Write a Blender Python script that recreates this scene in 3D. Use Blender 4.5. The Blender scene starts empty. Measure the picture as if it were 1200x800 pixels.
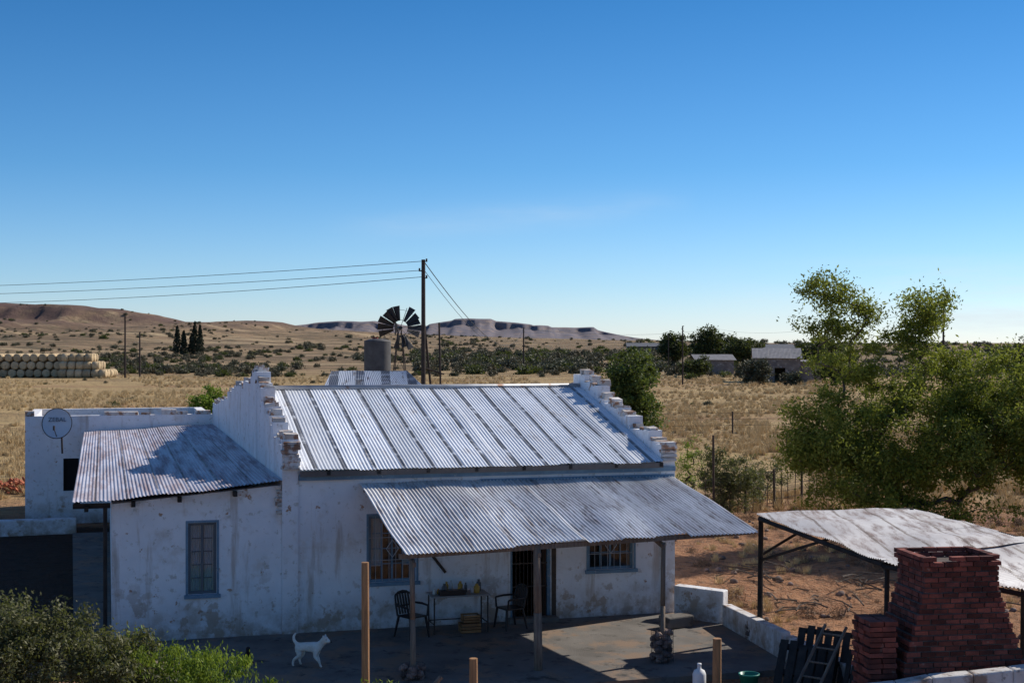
import bpy, bmesh, math, random
import numpy as np
from mathutils import Vector, Matrix, noise
random.seed(7); rng=np.random.default_rng(7)
S=bpy.context.scene
COL=S.collection
R=math.radians

# ------------------------------------------------------------------ helpers
def link(o,parent=None):
    COL.objects.link(o)
    if parent is not None: o.parent=parent
    return o
def empty(name,loc=(0,0,0),rz=0,parent=None):
    o=bpy.data.objects.new(name,None); o.location=loc; o.rotation_euler=(0,0,rz); o.empty_display_size=.3
    return link(o,parent)
TH=R(15.9); CT,ST=math.cos(TH),math.sin(TH)
OX,OY=-4.74,29.3
def L(a,b,z=0): return Vector((OX+CT*a-ST*b, OY+ST*a+CT*b, z))

class MB:
    def __init__(s): s.v=[];s.f=[];s.m=[]
    def add(s,vs,fs,mi=0):
        n=len(s.v); s.v+= [tuple(v) for v in vs]; s.f+=[tuple(i+n for i in f) for f in fs]; s.m+=[mi]*len(fs)
    def box(s,x0,x1,y0,y1,z0,z1,mi=0):
        s.add([(x0,y0,z0),(x1,y0,z0),(x1,y1,z0),(x0,y1,z0),(x0,y0,z1),(x1,y0,z1),(x1,y1,z1),(x0,y1,z1)],
              [(0,3,2,1),(4,5,6,7),(0,1,5,4),(1,2,6,5),(2,3,7,6),(3,0,4,7)],mi)
    def obox(s,c,size,rot=(0,0,0),mi=0,jit=0):
        from mathutils import Euler
        E=Euler(rot).to_matrix(); c=Vector(c); h=[q/2 for q in size]
        vs=[]
        for z in (-1,1):
            for x,y in ((-1,-1),(1,-1),(1,1),(-1,1)):
                p=Vector((x*h[0],y*h[1],z*h[2]))
                if jit: p+=Vector((random.uniform(-jit,jit),random.uniform(-jit,jit),random.uniform(-jit,jit)))
                vs.append(c+E@p)
        s.add(vs,[(0,3,2,1),(4,5,6,7),(0,1,5,4),(1,2,6,5),(2,3,7,6),(3,0,4,7)],mi)
    def cyl(s,p0,p1,r0,r1=None,n=8,mi=0,cap=True):
        if r1 is None:r1=r0
        p0=Vector(p0);p1=Vector(p1);d=(p1-p0)
        if d.length<1e-6:return
        d.normalize(); q=d.orthogonal().normalized(); w=d.cross(q)
        vs=[];
        for p,r in((p0,r0),(p1,r1)):
            for i in range(n):
                t=2*math.pi*i/n; vs.append(p+q*math.cos(t)*r+w*math.sin(t)*r)
        fs=[(i,(i+1)%n,n+(i+1)%n,n+i) for i in range(n)]
        if cap: fs+=[tuple(range(n-1,-1,-1)),tuple(range(n,2*n))]
        s.add(vs,fs,mi)
    def tube(s,pts,rs,n=8,mi=0):
        for i in range(len(pts)-1):
            s.cyl(pts[i],pts[i+1],rs[i],rs[i+1],n,mi)
    def stone(s,c,r,mi=0,sq=(1,1,.8)):
        bm=bmesh.new(); bmesh.ops.create_icosphere(bm,subdivisions=2,radius=1)
        o=Vector((random.random()*50,random.random()*50,0))
        vs=[]
        for v in bm.verts:
            k=1+.45*noise.noise(v.co*1.1+o)
            vs.append((c[0]+v.co.x*k*r*sq[0],c[1]+v.co.y*k*r*sq[1],c[2]+v.co.z*k*r*sq[2]))
        s.add(vs,[tuple(v.index for v in f.verts) for f in bm.faces],mi); bm.free()
    def build(s,name,mats,parent=None,smooth=False,bevel=0,loc=None,rot=None):
        me=bpy.data.meshes.new(name); me.from_pydata(s.v,[],s.f)
        if not isinstance(mats,(list,tuple)): mats=[mats]
        for m in mats: me.materials.append(m)
        me.polygons.foreach_set('material_index',s.m)
        if smooth: me.polygons.foreach_set('use_smooth',[True]*len(me.polygons))
        me.update()
        o=bpy.data.objects.new(name,me); link(o,parent)
        if loc is not None:o.location=loc
        if rot is not None:o.rotation_euler=rot
        if bevel:
            b=o.modifiers.new('bev','BEVEL'); b.width=bevel; b.segments=2; b.limit_method='ANGLE'
        return o

def fastmesh(name,verts,nper,mat,parent=None,loc=None):
    verts=np.asarray(verts,dtype=np.float32).reshape(-1,3); nv=len(verts); nf=nv//nper
    me=bpy.data.meshes.new(name)
    me.vertices.add(nv); me.vertices.foreach_set('co',verts.ravel())
    me.loops.add(nv); me.loops.foreach_set('vertex_index',np.arange(nv,dtype=np.int32))
    me.polygons.add(nf); me.polygons.foreach_set('loop_start',np.arange(0,nv,nper,dtype=np.int32))
    try: me.polygons.foreach_set('loop_total',np.full(nf,nper,dtype=np.int32))
    except Exception: pass
    me.materials.append(mat); me.update(calc_edges=True); me.validate()
    o=bpy.data.objects.new(name,me); link(o,parent)
    if loc is not None:o.location=loc
    return o

# ------------------------------------------------------------------ materials
class NT:
    def __init__(s,nt): s.nt=nt
    def n(s,t,**k):
        x=s.nt.nodes.new(t)
        for a,b in k.items():
            if a.startswith('i_'):
                key=a[2:]; key=int(key) if key.isdigit() else key.replace('_',' ')
                s.set(x.inputs[key],b)
            else: setattr(x,a,b)
        return x
    def set(s,inp,b):
        if isinstance(b,bpy.types.NodeSocket): s.nt.links.new(b,inp)
        else: inp.default_value=b
    def math(s,op,a,b=0,c=0,clamp=False):
        x=s.n('ShaderNodeMath',operation=op,use_clamp=clamp); s.set(x.inputs[0],a); s.set(x.inputs[1],b); s.set(x.inputs[2],c); return x.outputs[0]
    def noise(s,vec,scale,detail=5,rough=.6,stretch=None):
        if stretch:
            mp=s.n('ShaderNodeMapping'); s.set(mp.inputs[0],vec); mp.inputs['Scale'].default_value=stretch; vec=mp.outputs[0]
        x=s.n('ShaderNodeTexNoise'); s.set(x.inputs['Vector'],vec); x.inputs['Scale'].default_value=scale
        x.inputs['Detail'].default_value=detail; x.inputs['Roughness'].default_value=rough; return x.outputs['Fac']
    def rng(s,v,lo,hi,a=0,b=1):
        x=s.n('ShaderNodeMapRange'); x.clamp=True; s.set(x.inputs[0],v)
        x.inputs[1].default_value=lo;x.inputs[2].default_value=hi;x.inputs[3].default_value=a;x.inputs[4].default_value=b; return x.outputs[0]
    def mix(s,f,a,b,mode='MIX'):
        x=s.n('ShaderNodeMix',data_type='RGBA',blend_type=mode); s.set(x.inputs[0],f)
        s.set(x.inputs[6],a if isinstance(a,bpy.types.NodeSocket) else tuple(a)+(1,) if len(a)==3 else a)
        s.set(x.inputs[7],b if isinstance(b,bpy.types.NodeSocket) else tuple(b)+(1,) if len(b)==3 else b)
        return x.outputs[2]
def newmat(name):
    m=bpy.data.materials.new(name); m.use_nodes=True; nt=m.node_tree
    b=nt.nodes['Principled BSDF']; return m,NT(nt),b
def mk(name,c1,c2=None,scale=4,rough=.85,metal=0,patches=(),bump=0,bscale=25,island=0,stretch=None,spec=.3,zdirt=None,bdist=.02):
    m,N,b=newmat(name)
    tc=N.n('ShaderNodeTexCoord').outputs['Object']
    if c2 is None: c2=tuple(x*.8 for x in c1)
    col=N.mix(N.rng(N.noise(tc,scale,stretch=stretch),.35,.65),c1,c2)
    for p in patches:
        pc,ps,lo,hi=p[:4]; st=p[4] if len(p)>4 else None; am=p[5] if len(p)>5 else 1
        f=N.rng(N.noise(tc,ps,6,.65,stretch=st),lo,hi,0,am)
        col=N.mix(f,col,pc)
    if zdirt:
        zc,z0,z1=zdirt
        sx=N.n('ShaderNodeSeparateXYZ',i_0=tc).outputs[2]
        f=N.math('MULTIPLY',N.rng(sx,z1,z0),N.rng(N.noise(tc,3,6,.7),.32,.6),clamp=True)
        col=N.mix(f,col,zc)
        f2=N.math('MULTIPLY',N.rng(sx,1.4,.4),N.rng(N.noise(tc,1.9,7,.7),.545,.585),clamp=True)
        col=N.mix(N.math('MULTIPLY',f2,.8),col,(.38,.29,.22))
    if island:
        g=N.n('ShaderNodeNewGeometry').outputs['Random Per Island']
        h=N.n('ShaderNodeHueSaturation'); N.set(h.inputs['Color'],col)
        N.set(h.inputs['Value'],N.math('MULTIPLY_ADD',g,island,1-island/2)); col=h.outputs[0]
    N.set(b.inputs['Base Color'],col); b.inputs['Roughness'].default_value=rough; b.inputs['Metallic'].default_value=metal
    b.inputs['Specular IOR Level'].default_value=spec
    if bump:
        bp=N.n('ShaderNodeBump'); bp.inputs['Strength'].default_value=bump; bp.inputs['Distance'].default_value=bdist
        N.set(bp.inputs['Height'],N.noise(tc,bscale,8,.65)); N.set(b.inputs['Normal'],bp.outputs[0])
    return m
def leafmat(name,c1,c2,c3,nscale=.8,trans=.3,tr=(.20,.24,.02)):
    m,N,b=newmat(name)
    tc=N.n('ShaderNodeTexCoord').outputs['Object']
    g=N.n('ShaderNodeNewGeometry').outputs['Random Per Island']
    col=N.mix(N.rng(N.noise(tc,nscale,4),.4,.62),c1,c2); col=N.mix(N.math('POWER',g,3.0),col,c3)
    N.set(b.inputs['Base Color'],col); b.inputs['Roughness'].default_value=.6; b.inputs['Specular IOR Level'].default_value=.25
    t=N.n('ShaderNodeBsdfTranslucent'); N.set(t.inputs[0],N.mix(.5,col,tr))
    ms=N.n('ShaderNodeMixShader'); ms.inputs[0].default_value=trans
    out=N.nt.nodes['Material Output']
    N.nt.links.new(b.outputs[0],ms.inputs[1]);N.nt.links.new(t.outputs[0],ms.inputs[2]);N.nt.links.new(ms.outputs[0],out.inputs[0])
    return m

WALL=mk('whitewash',(.82,.82,.84),(.72,.73,.76),1.3,.9,patches=[((.56,.50,.45),1.5,.54,.70,(1,1,1),.8),((.46,.39,.34),1.1,.57,.68,(2.5,2.5,.3),.75),((.40,.25,.17),3.4,.635,.665),((.50,.47,.43),7,.58,.66,(1,1,1),.8)],bump=.7,bscale=9,zdirt=((.33,.25,.19),-.1,.75))
RUBBLE=mk('crumbled_plaster',(.62,.6,.58),(.45,.40,.36),3,.95,patches=[((.30,.17,.11),4,.5,.58)],bump=.8,bscale=18,island=.45)
BRICK=mk('red_brick',(.22,.062,.042),(.11,.036,.028),5,.9,patches=[((.3,.2,.16),8,.62,.75)],bump=.6,bscale=40,island=1.1)
MORTAR=mk('mortar',(.13,.10,.085),(.08,.065,.06),8,.95,bump=.4)
CONC=mk('patio_concrete',(.19,.175,.16),(.12,.11,.10),1.0,.9,patches=[((.23,.165,.12),1.1,.50,.60),((.06,.055,.05),3.0,.56,.68)],bump=.45,bscale=30)
BLUE=mk('blue_paint',(.17,.27,.36),(.12,.2,.28),4,.6,patches=[((.4,.4,.4),14,.6,.7)])
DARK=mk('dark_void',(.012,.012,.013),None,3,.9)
WOOD=mk('weathered_wood',(.26,.20,.15),(.13,.10,.08),4,.9,stretch=(6,6,.6),bump=.6,bscale=30)
WOODO=mk('fresh_pole_wood',(.42,.23,.11),(.26,.14,.07),4,.8,stretch=(6,6,.6),bump=.5,bscale=30)
WOODD=mk('dark_timber',(.045,.038,.034),(.02,.018,.017),4,.85,bump=.5,island=.5)
STEEL=mk('rusty_steel',(.09,.065,.05),(.05,.04,.035),6,.7,.3)
GALV=mk('galvanised',(.42,.43,.45),(.32,.32,.33),3,.5,.3,patches=[((.2,.1,.06),3,.6,.7)])
STONE=mk('field_stone',(.24,.17,.14),(.15,.11,.10),6,.9,bump=.5,island=.6)
WIREM=mk('wire_dark',(.035,.035,.04),None,3,.6,.5)
PLAST=mk('dark_plastic',(.025,.02,.02),None,3,.4)
CLOTH=mk('curtain',(.60,.63,.68),(.42,.44,.48),14,.95,stretch=(6,1,.4))
WHITE=mk('white_paint',(.72,.73,.74),(.62,.62,.63),3,.6)
m,N,b=newmat('window_glass')
g1=N.n('ShaderNodeBsdfTransparent'); g1.inputs[0].default_value=(.8,.88,.9,1)
g2=N.n('ShaderNodeBsdfGlossy'); g2.inputs['Roughness'].default_value=.04; g2.inputs[0].default_value=(.9,.9,.9,1)
ms=N.n('ShaderNodeMixShader'); ms.inputs[0].default_value=.045
N.nt.links.new(g1.outputs[0],ms.inputs[1]);N.nt.links.new(g2.outputs[0],ms.inputs[2]);N.nt.links.new(ms.outputs[0],N.nt.nodes['Material Output'].inputs[0]); GLASS=m

def roofmat(name,c1,c2,rust,rlo,rhi,lap=.62,metal=.35,rough=.45,lapc=(.12,.09,.08),lapw=.09,rs=(2.5,.45,1),rscale=2.2,rmax=1.0):
    m,N,b=newmat(name)
    tc=N.n('ShaderNodeTexCoord').outputs['Object']
    x=N.n('ShaderNodeSeparateXYZ',i_0=tc).outputs[0]
    fx=N.math('FRACT',N.math('DIVIDE',x,lap)); cell=N.math('FLOOR',N.math('DIVIDE',x,lap))
    wn=N.n('ShaderNodeTexWhiteNoise',noise_dimensions='1D'); N.set(wn.inputs['W'],cell)
    col=N.mix(N.rng(N.noise(tc,1.1,6,.6,stretch=(1,.5,1)),.35,.65),c1,c2)
    h=N.n('ShaderNodeHueSaturation'); N.set(h.inputs['Color'],col); N.set(h.inputs['Value'],N.math('MULTIPLY_ADD',wn.outputs[0],.25,.85)); col=h.outputs[0]
    r=N.math('MULTIPLY',N.rng(N.noise(tc,rscale,8,.72,stretch=rs),rlo,rhi),rmax)
    col=N.mix(r,col,rust)
    if lapw>0:
        le=N.math('MULTIPLY',N.math('LESS_THAN',fx,lapw),N.rng(N.noise(tc,2.5,4,.6,stretch=(.3,1,1)),.3,.5)); col=N.mix(N.math('MULTIPLY',le,.85),col,lapc)
    N.set(b.inputs['Base Color'],col); b.inputs['Metallic'].default_value=metal
    N.set(b.inputs['Roughness'],N.math('MULTIPLY_ADD',r,.3,rough))
    return m
ROOF=roofmat('roof_iron',(.86,.88,.91),(.70,.72,.75),(.36,.31,.29),.55,.76,lapc=(.07,.065,.065),lapw=.15,metal=.2,rough=.42)
AWN=roofmat('awning_iron',(.84,.83,.82),(.58,.56,.55),(.20,.15,.13),.5,.68,lapw=.0,metal=.15,rough=.45,rs=(3.5,.35,1))
ANX=roofmat('annex_iron',(.60,.58,.64),(.44,.42,.47),(.24,.17,.18),.45,.62,lapw=.07,metal=.15,rough=.5,rs=(3.0,.22,1),rscale=1.6,rmax=.85)
CAN=roofmat('canopy_iron',(.50,.49,.50),(.36,.34,.35),(.20,.125,.10),.48,.64,lapw=.08,metal=.1,rough=.6,lap=.75,rmax=.8)

def corrugated(name,A,B,C,D,mat,parent=None,pitch=.076,amp=.011,rows=10,sheet=.62,sag=.02,ragged=.05,seed=0):
    A,B,C,D=[np.array(q,dtype=float) for q in (A,B,C,D)]
    w=max(np.linalg.norm(B-A),np.linalg.norm(C-D)); n=int(w/pitch*6)
    s=np.linspace(0,1,n+1); t=np.linspace(0,1,rows+1)
    nrm=np.cross(B-A,D-A); nrm/=np.linalg.norm(nrm)
    if nrm[2]<0:nrm=-nrm
    rr=np.random.default_rng(seed+5); ns=int(w/sheet)+2; off=rr.uniform(-ragged,ragged,ns); lift=rr.uniform(-.012,.012,ns)
    W=s*w; si=(W/sheet).astype(int); fr=(W/sheet)%1
    slen=np.linalg.norm((C+D)/2-(A+B)/2)
    V=np.zeros((rows+1,n+1,3))
    for j,tt in enumerate(t):
        T=tt+ (off[si]/slen)*(1 if tt==1 else 0)
        P=(A[None]*(1-s)[:,None]+B[None]*s[:,None])*(1-T)[:,None]+(D[None]*(1-s)[:,None]+C[None]*s[:,None])*T[:,None]
        sg=np.array([noise.noise((q*.8+seed,tt*2.5,seed*3.1)) for q in W])*sag
        d=amp*np.sin(2*np.pi*W/pitch)+lift[si]*tt+.006*fr+sg
        V[j]=P+nrm[None]*d[:,None]
    vs=V.reshape(-1,3); F=[]
    for j in range(rows):
        o=j*(n+1)
        F+=[(o+i,o+i+n+1,o+i+n+2,o+i+1) for i in range(n)]
    me=bpy.data.meshes.new(name); me.from_pydata(vs.tolist(),[],F); me.materials.append(mat)
    me.polygons.foreach_set('use_smooth',[True]*len(F)); me.update()
    return link(bpy.data.objects.new(name,me),parent)

# ---------------------------------------------------------------- ground / terrain
def sm(t): 
    t=max(0,min(1,t)); return t*t*(3-2*t)
RX=[-3000,-900,-500,-396,-356,-330,-317,-300,-285,-272,-262,-238,-200,-178,-165,-140,-99,0,92,198,500,3000]
RZ=[46,44,40,35.5,33.5,33.2,31.2,30.6,28.0,26.5,21.5,21.0,22.0,21.0,18.0,15,12.5,9,7,4.5,2,0]
def hz(x,y):
    b=-(x-OX)*ST+(y-OY)*CT
    z=-.30*(1-sm((b-.6)/3.0))-.04
    if 10<y<140 and not(-10<x<5 and y<45): z-=.05*abs(noise.noise((x*.35,y*.35,0)))
    if y>180:
        rz=float(np.interp(x,RX,RZ))
        lip=sm((-x-225)/50)
        base=sm((y-230)/870)**1.25
        if lip>0:
            nn=noise.noise((x*.02,3,1))*40+noise.noise((x*.07,5,1))*18
            base=(1-lip)*base+lip*(.20*sm((y-240)/400)+.38*sm((y-560)/450)**1.6+.10*sm((y-905-nn*1.3)/30)+.32*sm((y-1030-nn)/26))
        up=base if y<=1100 else max(0,1-(y-1100)/700)
        n=noise.noise((x*.006,y*.004,2))*.5+noise.noise((x*.02,y*.015,5))*.25
        er=abs(noise.noise((x*.022,y*.006,4)))+.5*abs(noise.noise((x*.06,y*.015,6)))
        z+=rz*up*(1+.07*n-.28*er*(1-sm((y-1020)/60))) + .5*n*sm((y-180)/300)
        if 900<y<1130: z+=.6*noise.noise((x*.05,y*.03,9))
    return z
tx=np.linspace(-9.2,9.2,330); xs=1.6*np.sinh(tx)/1.0
xs=xs[np.abs(xs)<9000]
xs=np.unique(np.concatenate([xs,np.arange(-520,120,6.)]))
ty=np.linspace(0,8.6,250); ys=np.concatenate([[-400,-120,-40,-10,5,14],20+2.2*np.sinh(ty)]); ys=ys[ys<9500]
ys=np.unique(np.concatenate([ys,np.arange(860,1120,7.)]))
gv=[(float(x),float(y),hz(float(x),float(y))) for y in ys for x in xs]
nx=len(xs); gf=[(j*nx+i,j*nx+i+1,(j+1)*nx+i+1,(j+1)*nx+i) for j in range(len(ys)-1) for i in range(nx-1)]
m,N,b=newmat('ground_soil')
pos=N.n('ShaderNodeNewGeometry').outputs['Position']
sep=N.n('ShaderNodeSeparateXYZ',i_0=pos); X,Y=sep.outputs[0],sep.outputs[1]
dirt=N.mix(N.rng(N.noise(pos,.6,8,.65),.35,.65),(.50,.26,.14),(.36,.18,.10))
dirt=N.mix(N.rng(N.noise(pos,2.2,9,.75),.5,.62),dirt,(.17,.10,.065))
dirt=N.mix(N.rng(N.noise(pos,9,8,.8),.55,.65),dirt,(.45,.36,.25))
grass=N.mix(N.rng(N.noise(pos,.07,8,.7,stretch=(.5,1,1)),.38,.6),(.58,.42,.21),(.40,.275,.14))
grass=N.mix(N.rng(N.noise(pos,.9,9,.8),.5,.66),grass,(.19,.14,.08))
grass=N.mix(N.rng(N.noise(pos,.05,6,.7,stretch=(.35,1.4,1)),.54,.62,0,.6),grass,(.33,.18,.105))
far=N.mix(N.rng(N.noise(pos,.015,9,.75,stretch=(.35,1,1)),.42,.58),(.35,.24,.14),(.21,.145,.09))
far=N.mix(N.rng(N.noise(pos,.09,10,.85),.48,.58),far,(.09,.08,.05))
far=N.mix(N.rng(N.noise(pos,.02,6,.7,stretch=(.25,2.2,1)),.55,.61,0,.75),far,(.47,.35,.21))
nz=N.math('MULTIPLY_ADD',N.noise(pos,.12,6,.6),26,-13)
f1=N.rng(N.math('ADD',Y,nz),48,60)
f2=N.rng(N.math('ADD',Y,N.math('MULTIPLY',nz,8)),200,330)
col=N.mix(f1,dirt,grass); col=N.mix(f2,col,far)
Z=sep.outputs[2]; fz=N.math('MULTIPLY',N.rng(Z,10,22),N.rng(N.noise(pos,.03,8,.7,stretch=(1,.3,3)),.3,.5)); col=N.mix(N.math('MULTIPLY',fz,.9),col,(.125,.08,.07))
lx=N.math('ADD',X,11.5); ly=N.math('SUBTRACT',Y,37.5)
yard_shade=N.math('MULTIPLY',N.rng(N.math('ABSOLUTE',lx),7.5,6.5),N.rng(N.math('ABSOLUTE',ly),9.2,8.5)); col=N.mix(N.math('MULTIPLY',yard_shade,.9),col,(.055,.038,.03))  # yard shadow beside the annex painted into the ground colour as a dark rectangle
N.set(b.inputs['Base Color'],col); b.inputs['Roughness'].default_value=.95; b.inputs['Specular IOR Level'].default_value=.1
bp=N.n('ShaderNodeBump'); bp.inputs['Strength'].default_value=1; bp.inputs['Distance'].default_value=.14; N.set(bp.inputs['Height'],N.noise(pos,3.5,10,.78))
bp2=N.n('ShaderNodeBump'); bp2.inputs['Strength'].default_value=1; bp2.inputs['Distance'].default_value=1.6; N.set(bp2.inputs['Height'],N.noise(pos,.11,8,.75)); N.set(bp2.inputs['Normal'],bp.outputs[0])
N.set(b.inputs['Normal'],bp2.outputs[0])
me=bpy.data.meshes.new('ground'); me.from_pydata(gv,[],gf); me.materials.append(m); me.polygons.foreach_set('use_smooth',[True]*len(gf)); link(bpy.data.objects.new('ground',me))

def mesa(name,prof,dist,mat,depth=500,rough=1):
    n=520; ps=np.linspace(prof[0][0],prof[-1][0],n)
    px=[p[0] for p in prof]; pz=[p[1] for p in prof]
    V=[];rows=[(-1.3,0),(-.95,.16),(-.7,.30),(-.5,.42),(-.35,.53),(-.22,.64),(-.16,.72),(-.13,.93),(-.08,.99),(0,1),(1,.97),(1.6,-.1)]
    for (dd,k) in rows:
        dy=dd*depth
        for i,x in enumerate(ps):
            h=float(np.interp(x,px,pz)); nn=.22*(abs(noise.noise((x*.012,dd*1.5,3)))-.2)+.16*noise.noise((x*.035,dd*2,1))
            V.append((x,dist+dy+depth*.22*rough*noise.noise((x*.008,1,7))+depth*.08*noise.noise((x*.03,2,7)),max(-5,h*k*(1-(nn if 0<k<.9 else 0)) + (h*.03*noise.noise((x*.02,0,4)) if k>=.9 else 0))))
    F=[(j*n+i,j*n+i+1,(j+1)*n+i+1,(j+1)*n+i) for j in range(len(rows)-1) for i in range(n-1)]
    me=bpy.data.meshes.new(name); me.from_pydata(V,[],F); me.materials.append(mat); link(bpy.data.objects.new(name,me))
HB=mk('hazy_hill',(.18,.155,.165),(.12,.11,.13),.006,.95,patches=[((.22,.17,.15),.03,.5,.6,(1,1,5)),((.095,.09,.11),.05,.55,.62)])  # aerial haze is baked into the hill colour as a cool cast
mesa('distant_hills',[(-760,30),(-600,52),(-560,58),(-540,61),(-480,63),(-420,62),(-385,63),(-370,57),(-330,58),(-300,50),(-290,48),(-240,50),(-230,56),(-170,66),(-160,70),(-60,70),(-45,64),(20,58),(50,54),(60,50),(100,50),(110,46),(228,46),(240,38),(300,24),(340,17),(420,8),(520,0)],4000,HB)
# ---------------------------------------------------------------- farmhouse
H=empty('farmhouse',(OX,OY,0),TH)
def wall(mb,x0,x1,zb,topf,y0,t,ops=()):
    xsb=sorted({x0,x1}|{o[0] for o in ops}|{o[1] for o in ops}); zsb=sorted({zb}|{o[2] for o in ops}|{o[3] for o in ops})+[None]
    def Zt(z,x): return topf(x) if z is None else z
    for i in range(len(xsb)-1):
        for j in range(len(zsb)-1):
            a,c=xsb[i],xsb[i+1]; z0,z1=zsb[j],zsb[j+1]
            zm=(z0+(z1 if z1 is not None else z0+.1))/2; xm=(a+c)/2
            if any(o[0]<xm<o[1] and o[2]<zm<o[3] for o in ops): continue
            mb.add([(a,y0,z0),(c,y0,z0),(c,y0,Zt(z1,c)),(a,y0,Zt(z1,a))],[(0,1,2,3)])
            mb.add([(a,y0+t,z0),(c,y0+t,z0),(c,y0+t,Zt(z1,c)),(a,y0+t,Zt(z1,a))],[(3,2,1,0)])
    for o in ops:
        a,c,z0,z1=o; y1=y0+t
        mb.add([(a,y0,z0),(a,y1,z0),(a,y1,z1),(a,y0,z1)],[(0,1,2,3)]); mb.add([(c,y0,z0),(c,y1,z0),(c,y1,z1),(c,y0,z1)],[(3,2,1,0)])
        mb.add([(a,y0,z0),(c,y0,z0),(c,y1,z0),(a,y1,z0)],[(0,1,2,3)]); mb.add([(a,y0,z1),(c,y0,z1),(c,y1,z1),(a,y1,z1)],[(3,2,1,0)])
    y1=y0+t
    mb.add([(x0,y0,topf(x0)),(x1,y0,topf(x1)),(x1,y1,topf(x1)),(x0,y1,topf(x0))],[(0,1,2,3)])
    for x in(x0,x1): mb.add([(x,y0,zb),(x,y1,zb),(x,y1,topf(x)),(x,y0,topf(x))],[(0,1,2,3)])
W1=(1.81,2.82,.95,2.34); DR=(4.89,5.8,-.05,2.05); W2=(6.67,7.72,1.0,2.05); WA=(-1.885,-1.32,.87,2.32)
mb=MB(); wall(mb,.002,8.68,-.5,lambda x:3.36,0,.33,[W1,DR,W2]); mb.build('front_wall',WALL,H)
mb=MB(); wall(mb,-3.375,-.002,-.5,lambda x:3.04+.085*x,.04,.3,[WA]); mb.build('annex_front_wall',WALL,H)
mb=MB(); mb.box(-3.375,-3.075,.34,19.99,-.5,2.72); mb.build('annex_side_wall',WALL,H)
rs=(4.83-3.42)/5.6
def roofz(b): return 3.42+rs*b if b<=5.6 else 4.83-(b-5.6)*rs*1.03
def parapet(name,a0,a1,segs,seed,bricks=True):
    random.seed(seed); mb=MB(); rb=MB(); b0=-.04
    for (b1,z) in segs:
        mb.box(a0,a1,b0,b1,-.5,z)
        if bricks:
            q=b0
            while q<b1-.1:
                w=random.uniform(.14,.34)
                if random.random()<.75:
                    hh=random.uniform(.03,.16); rb.obox(((a0+a1)/2+random.uniform(-.04,.04),q+w/2,z+hh/2-.012),((a1-a0)*random.uniform(.6,1.04),w*.95,hh),(random.uniform(-.08,.08),random.uniform(-.06,.06),random.uniform(-.15,.15)),0,.022)
                q+=w
        b0=b1
    mb.build(name,WALL,H); rb.build(name+'_coping',RUBBLE,H,bevel=.012)
segs=[(.14,3.98),(.35,3.86)]
b=.35
random.seed(3)
while b<4.7:
    b2=b+random.uniform(.25,.7); segs.append((b2,roofz((b+b2)/2)+random.uniform(.16,.42))); b=b2
segs+= [(5.05,5.0),(6.3,5.27),(6.7,5.12)]
b=6.7
while b<19.6:
    b2=min(20.0,b+random.uniform(.4,1.2)); zz=5.05-(b-6.7)*.098; segs.append((b2,zz+random.uniform(-.1,.09))); b=b2
if b<20: segs.append((20,3.72))
parapet('west_gable_parapet',.0,.33,segs,5)
segs=[(.25,3.72)]; b=.25
random.seed(9)
while b<5.0:
    b2=b+random.uniform(.25,.7); segs.append((b2,roofz((b+b2)/2)+random.uniform(.12,.38))); b=b2
segs+=[(6.1,5.14)]; b=6.1
while b<10.8:
    b2=min(11.2,b+.5); segs.append((b2,roofz(b2)+.3)); b=b2
parapet('east_gable_parapet',8.35,8.684,segs,6)
mb=MB(); mb.box(.33,8.35,10.9,11.2,-.5,3.3); mb.box(.34,4.0,19.7,20,-.5,3.3);mb.box(3.7,4,11.2,19.7,-.5,3.3); mb.build('rear_walls',WALL,H)
mb=MB()
for z in np.arange(3.36,3.95,.085): mb.obox((.17+random.uniform(-.03,.03),-.06,z+.04),(.34,.2,.08),(0,0,random.uniform(-.1,.1)),0,.015)
for z in np.arange(3.36,3.75,.085): mb.obox((8.52+random.uniform(-.03,.03),-.06,z+.04),(.34,.2,.08),(0,0,random.uniform(-.1,.1)),0,.015)
for i in range(7): mb.obox((-.05+random.uniform(-.03,.05),-.0,3.0-i*.085),(random.uniform(.08,.2),.06,.075),(0,0,0),0,.01)
mb.build('exposed_corner_bricks',RUBBLE,H,bevel=.01)
corrugated('main_roof',(.335,5.6,4.83),(8.345,5.6,4.83),(8.345,-.28,3.42-.28*rs),(.335,-.28,3.42-.28*rs),ROOF,H,seed=1,rows=14,amp=.010,sag=.03)
corrugated('main_roof_rear',(.335,5.6,4.83),(8.345,5.6,4.83),(8.345,11.3,3.36),(.335,11.3,3.36),ROOF,H,seed=2,rows=3)
mb=MB(); mb.cyl((.34,5.6,4.85),(8.34,5.6,4.85),.07,n=10); mb.build('ridge_cap',GALV,H,smooth=True)
corrugated('annex_roof',(-4.2,19.9,3.02),(-.01,19.9,3.2),(-.01,-.28,3.15),(-4.13,-.28,2.84),ANX,H,seed=3,rows=30,amp=.010,sag=.06,ragged=.1)
corrugated('rear_wing_roof',(.34,20,3.4),(4.1,20,3.4),(4.1,11.3,3.34),(.34,11.3,3.34),ANX,H,seed=4,rows=3)
mb=MB(); mb.box(.34,8.68,-.1,-.003,3.13,3.24); mb.box(4.2,8.66,-.05,-.003,2.98,3.06); mb.build('blue_fascia',BLUE,H)
mb=MB(); mb.box(.35,8.34,-.22,-.17,3.22,3.33); mb.build('eave_board',mk('eave_timber',(.16,.14,.13),None,4,.9),H)
mb=MB()
for x in np.arange(.9,8.3,1.05): mb.box(x,x+.07,-.24,-.01,3.245,3.34)
for x in (-3.9,-3.0,-2.1,-1.0): mb.box(x,x+.08,-.2,.03,2.95+.075*x-.02,3.03+.075*x)
mb.build('rafter_ends',WOODD,H)
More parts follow.
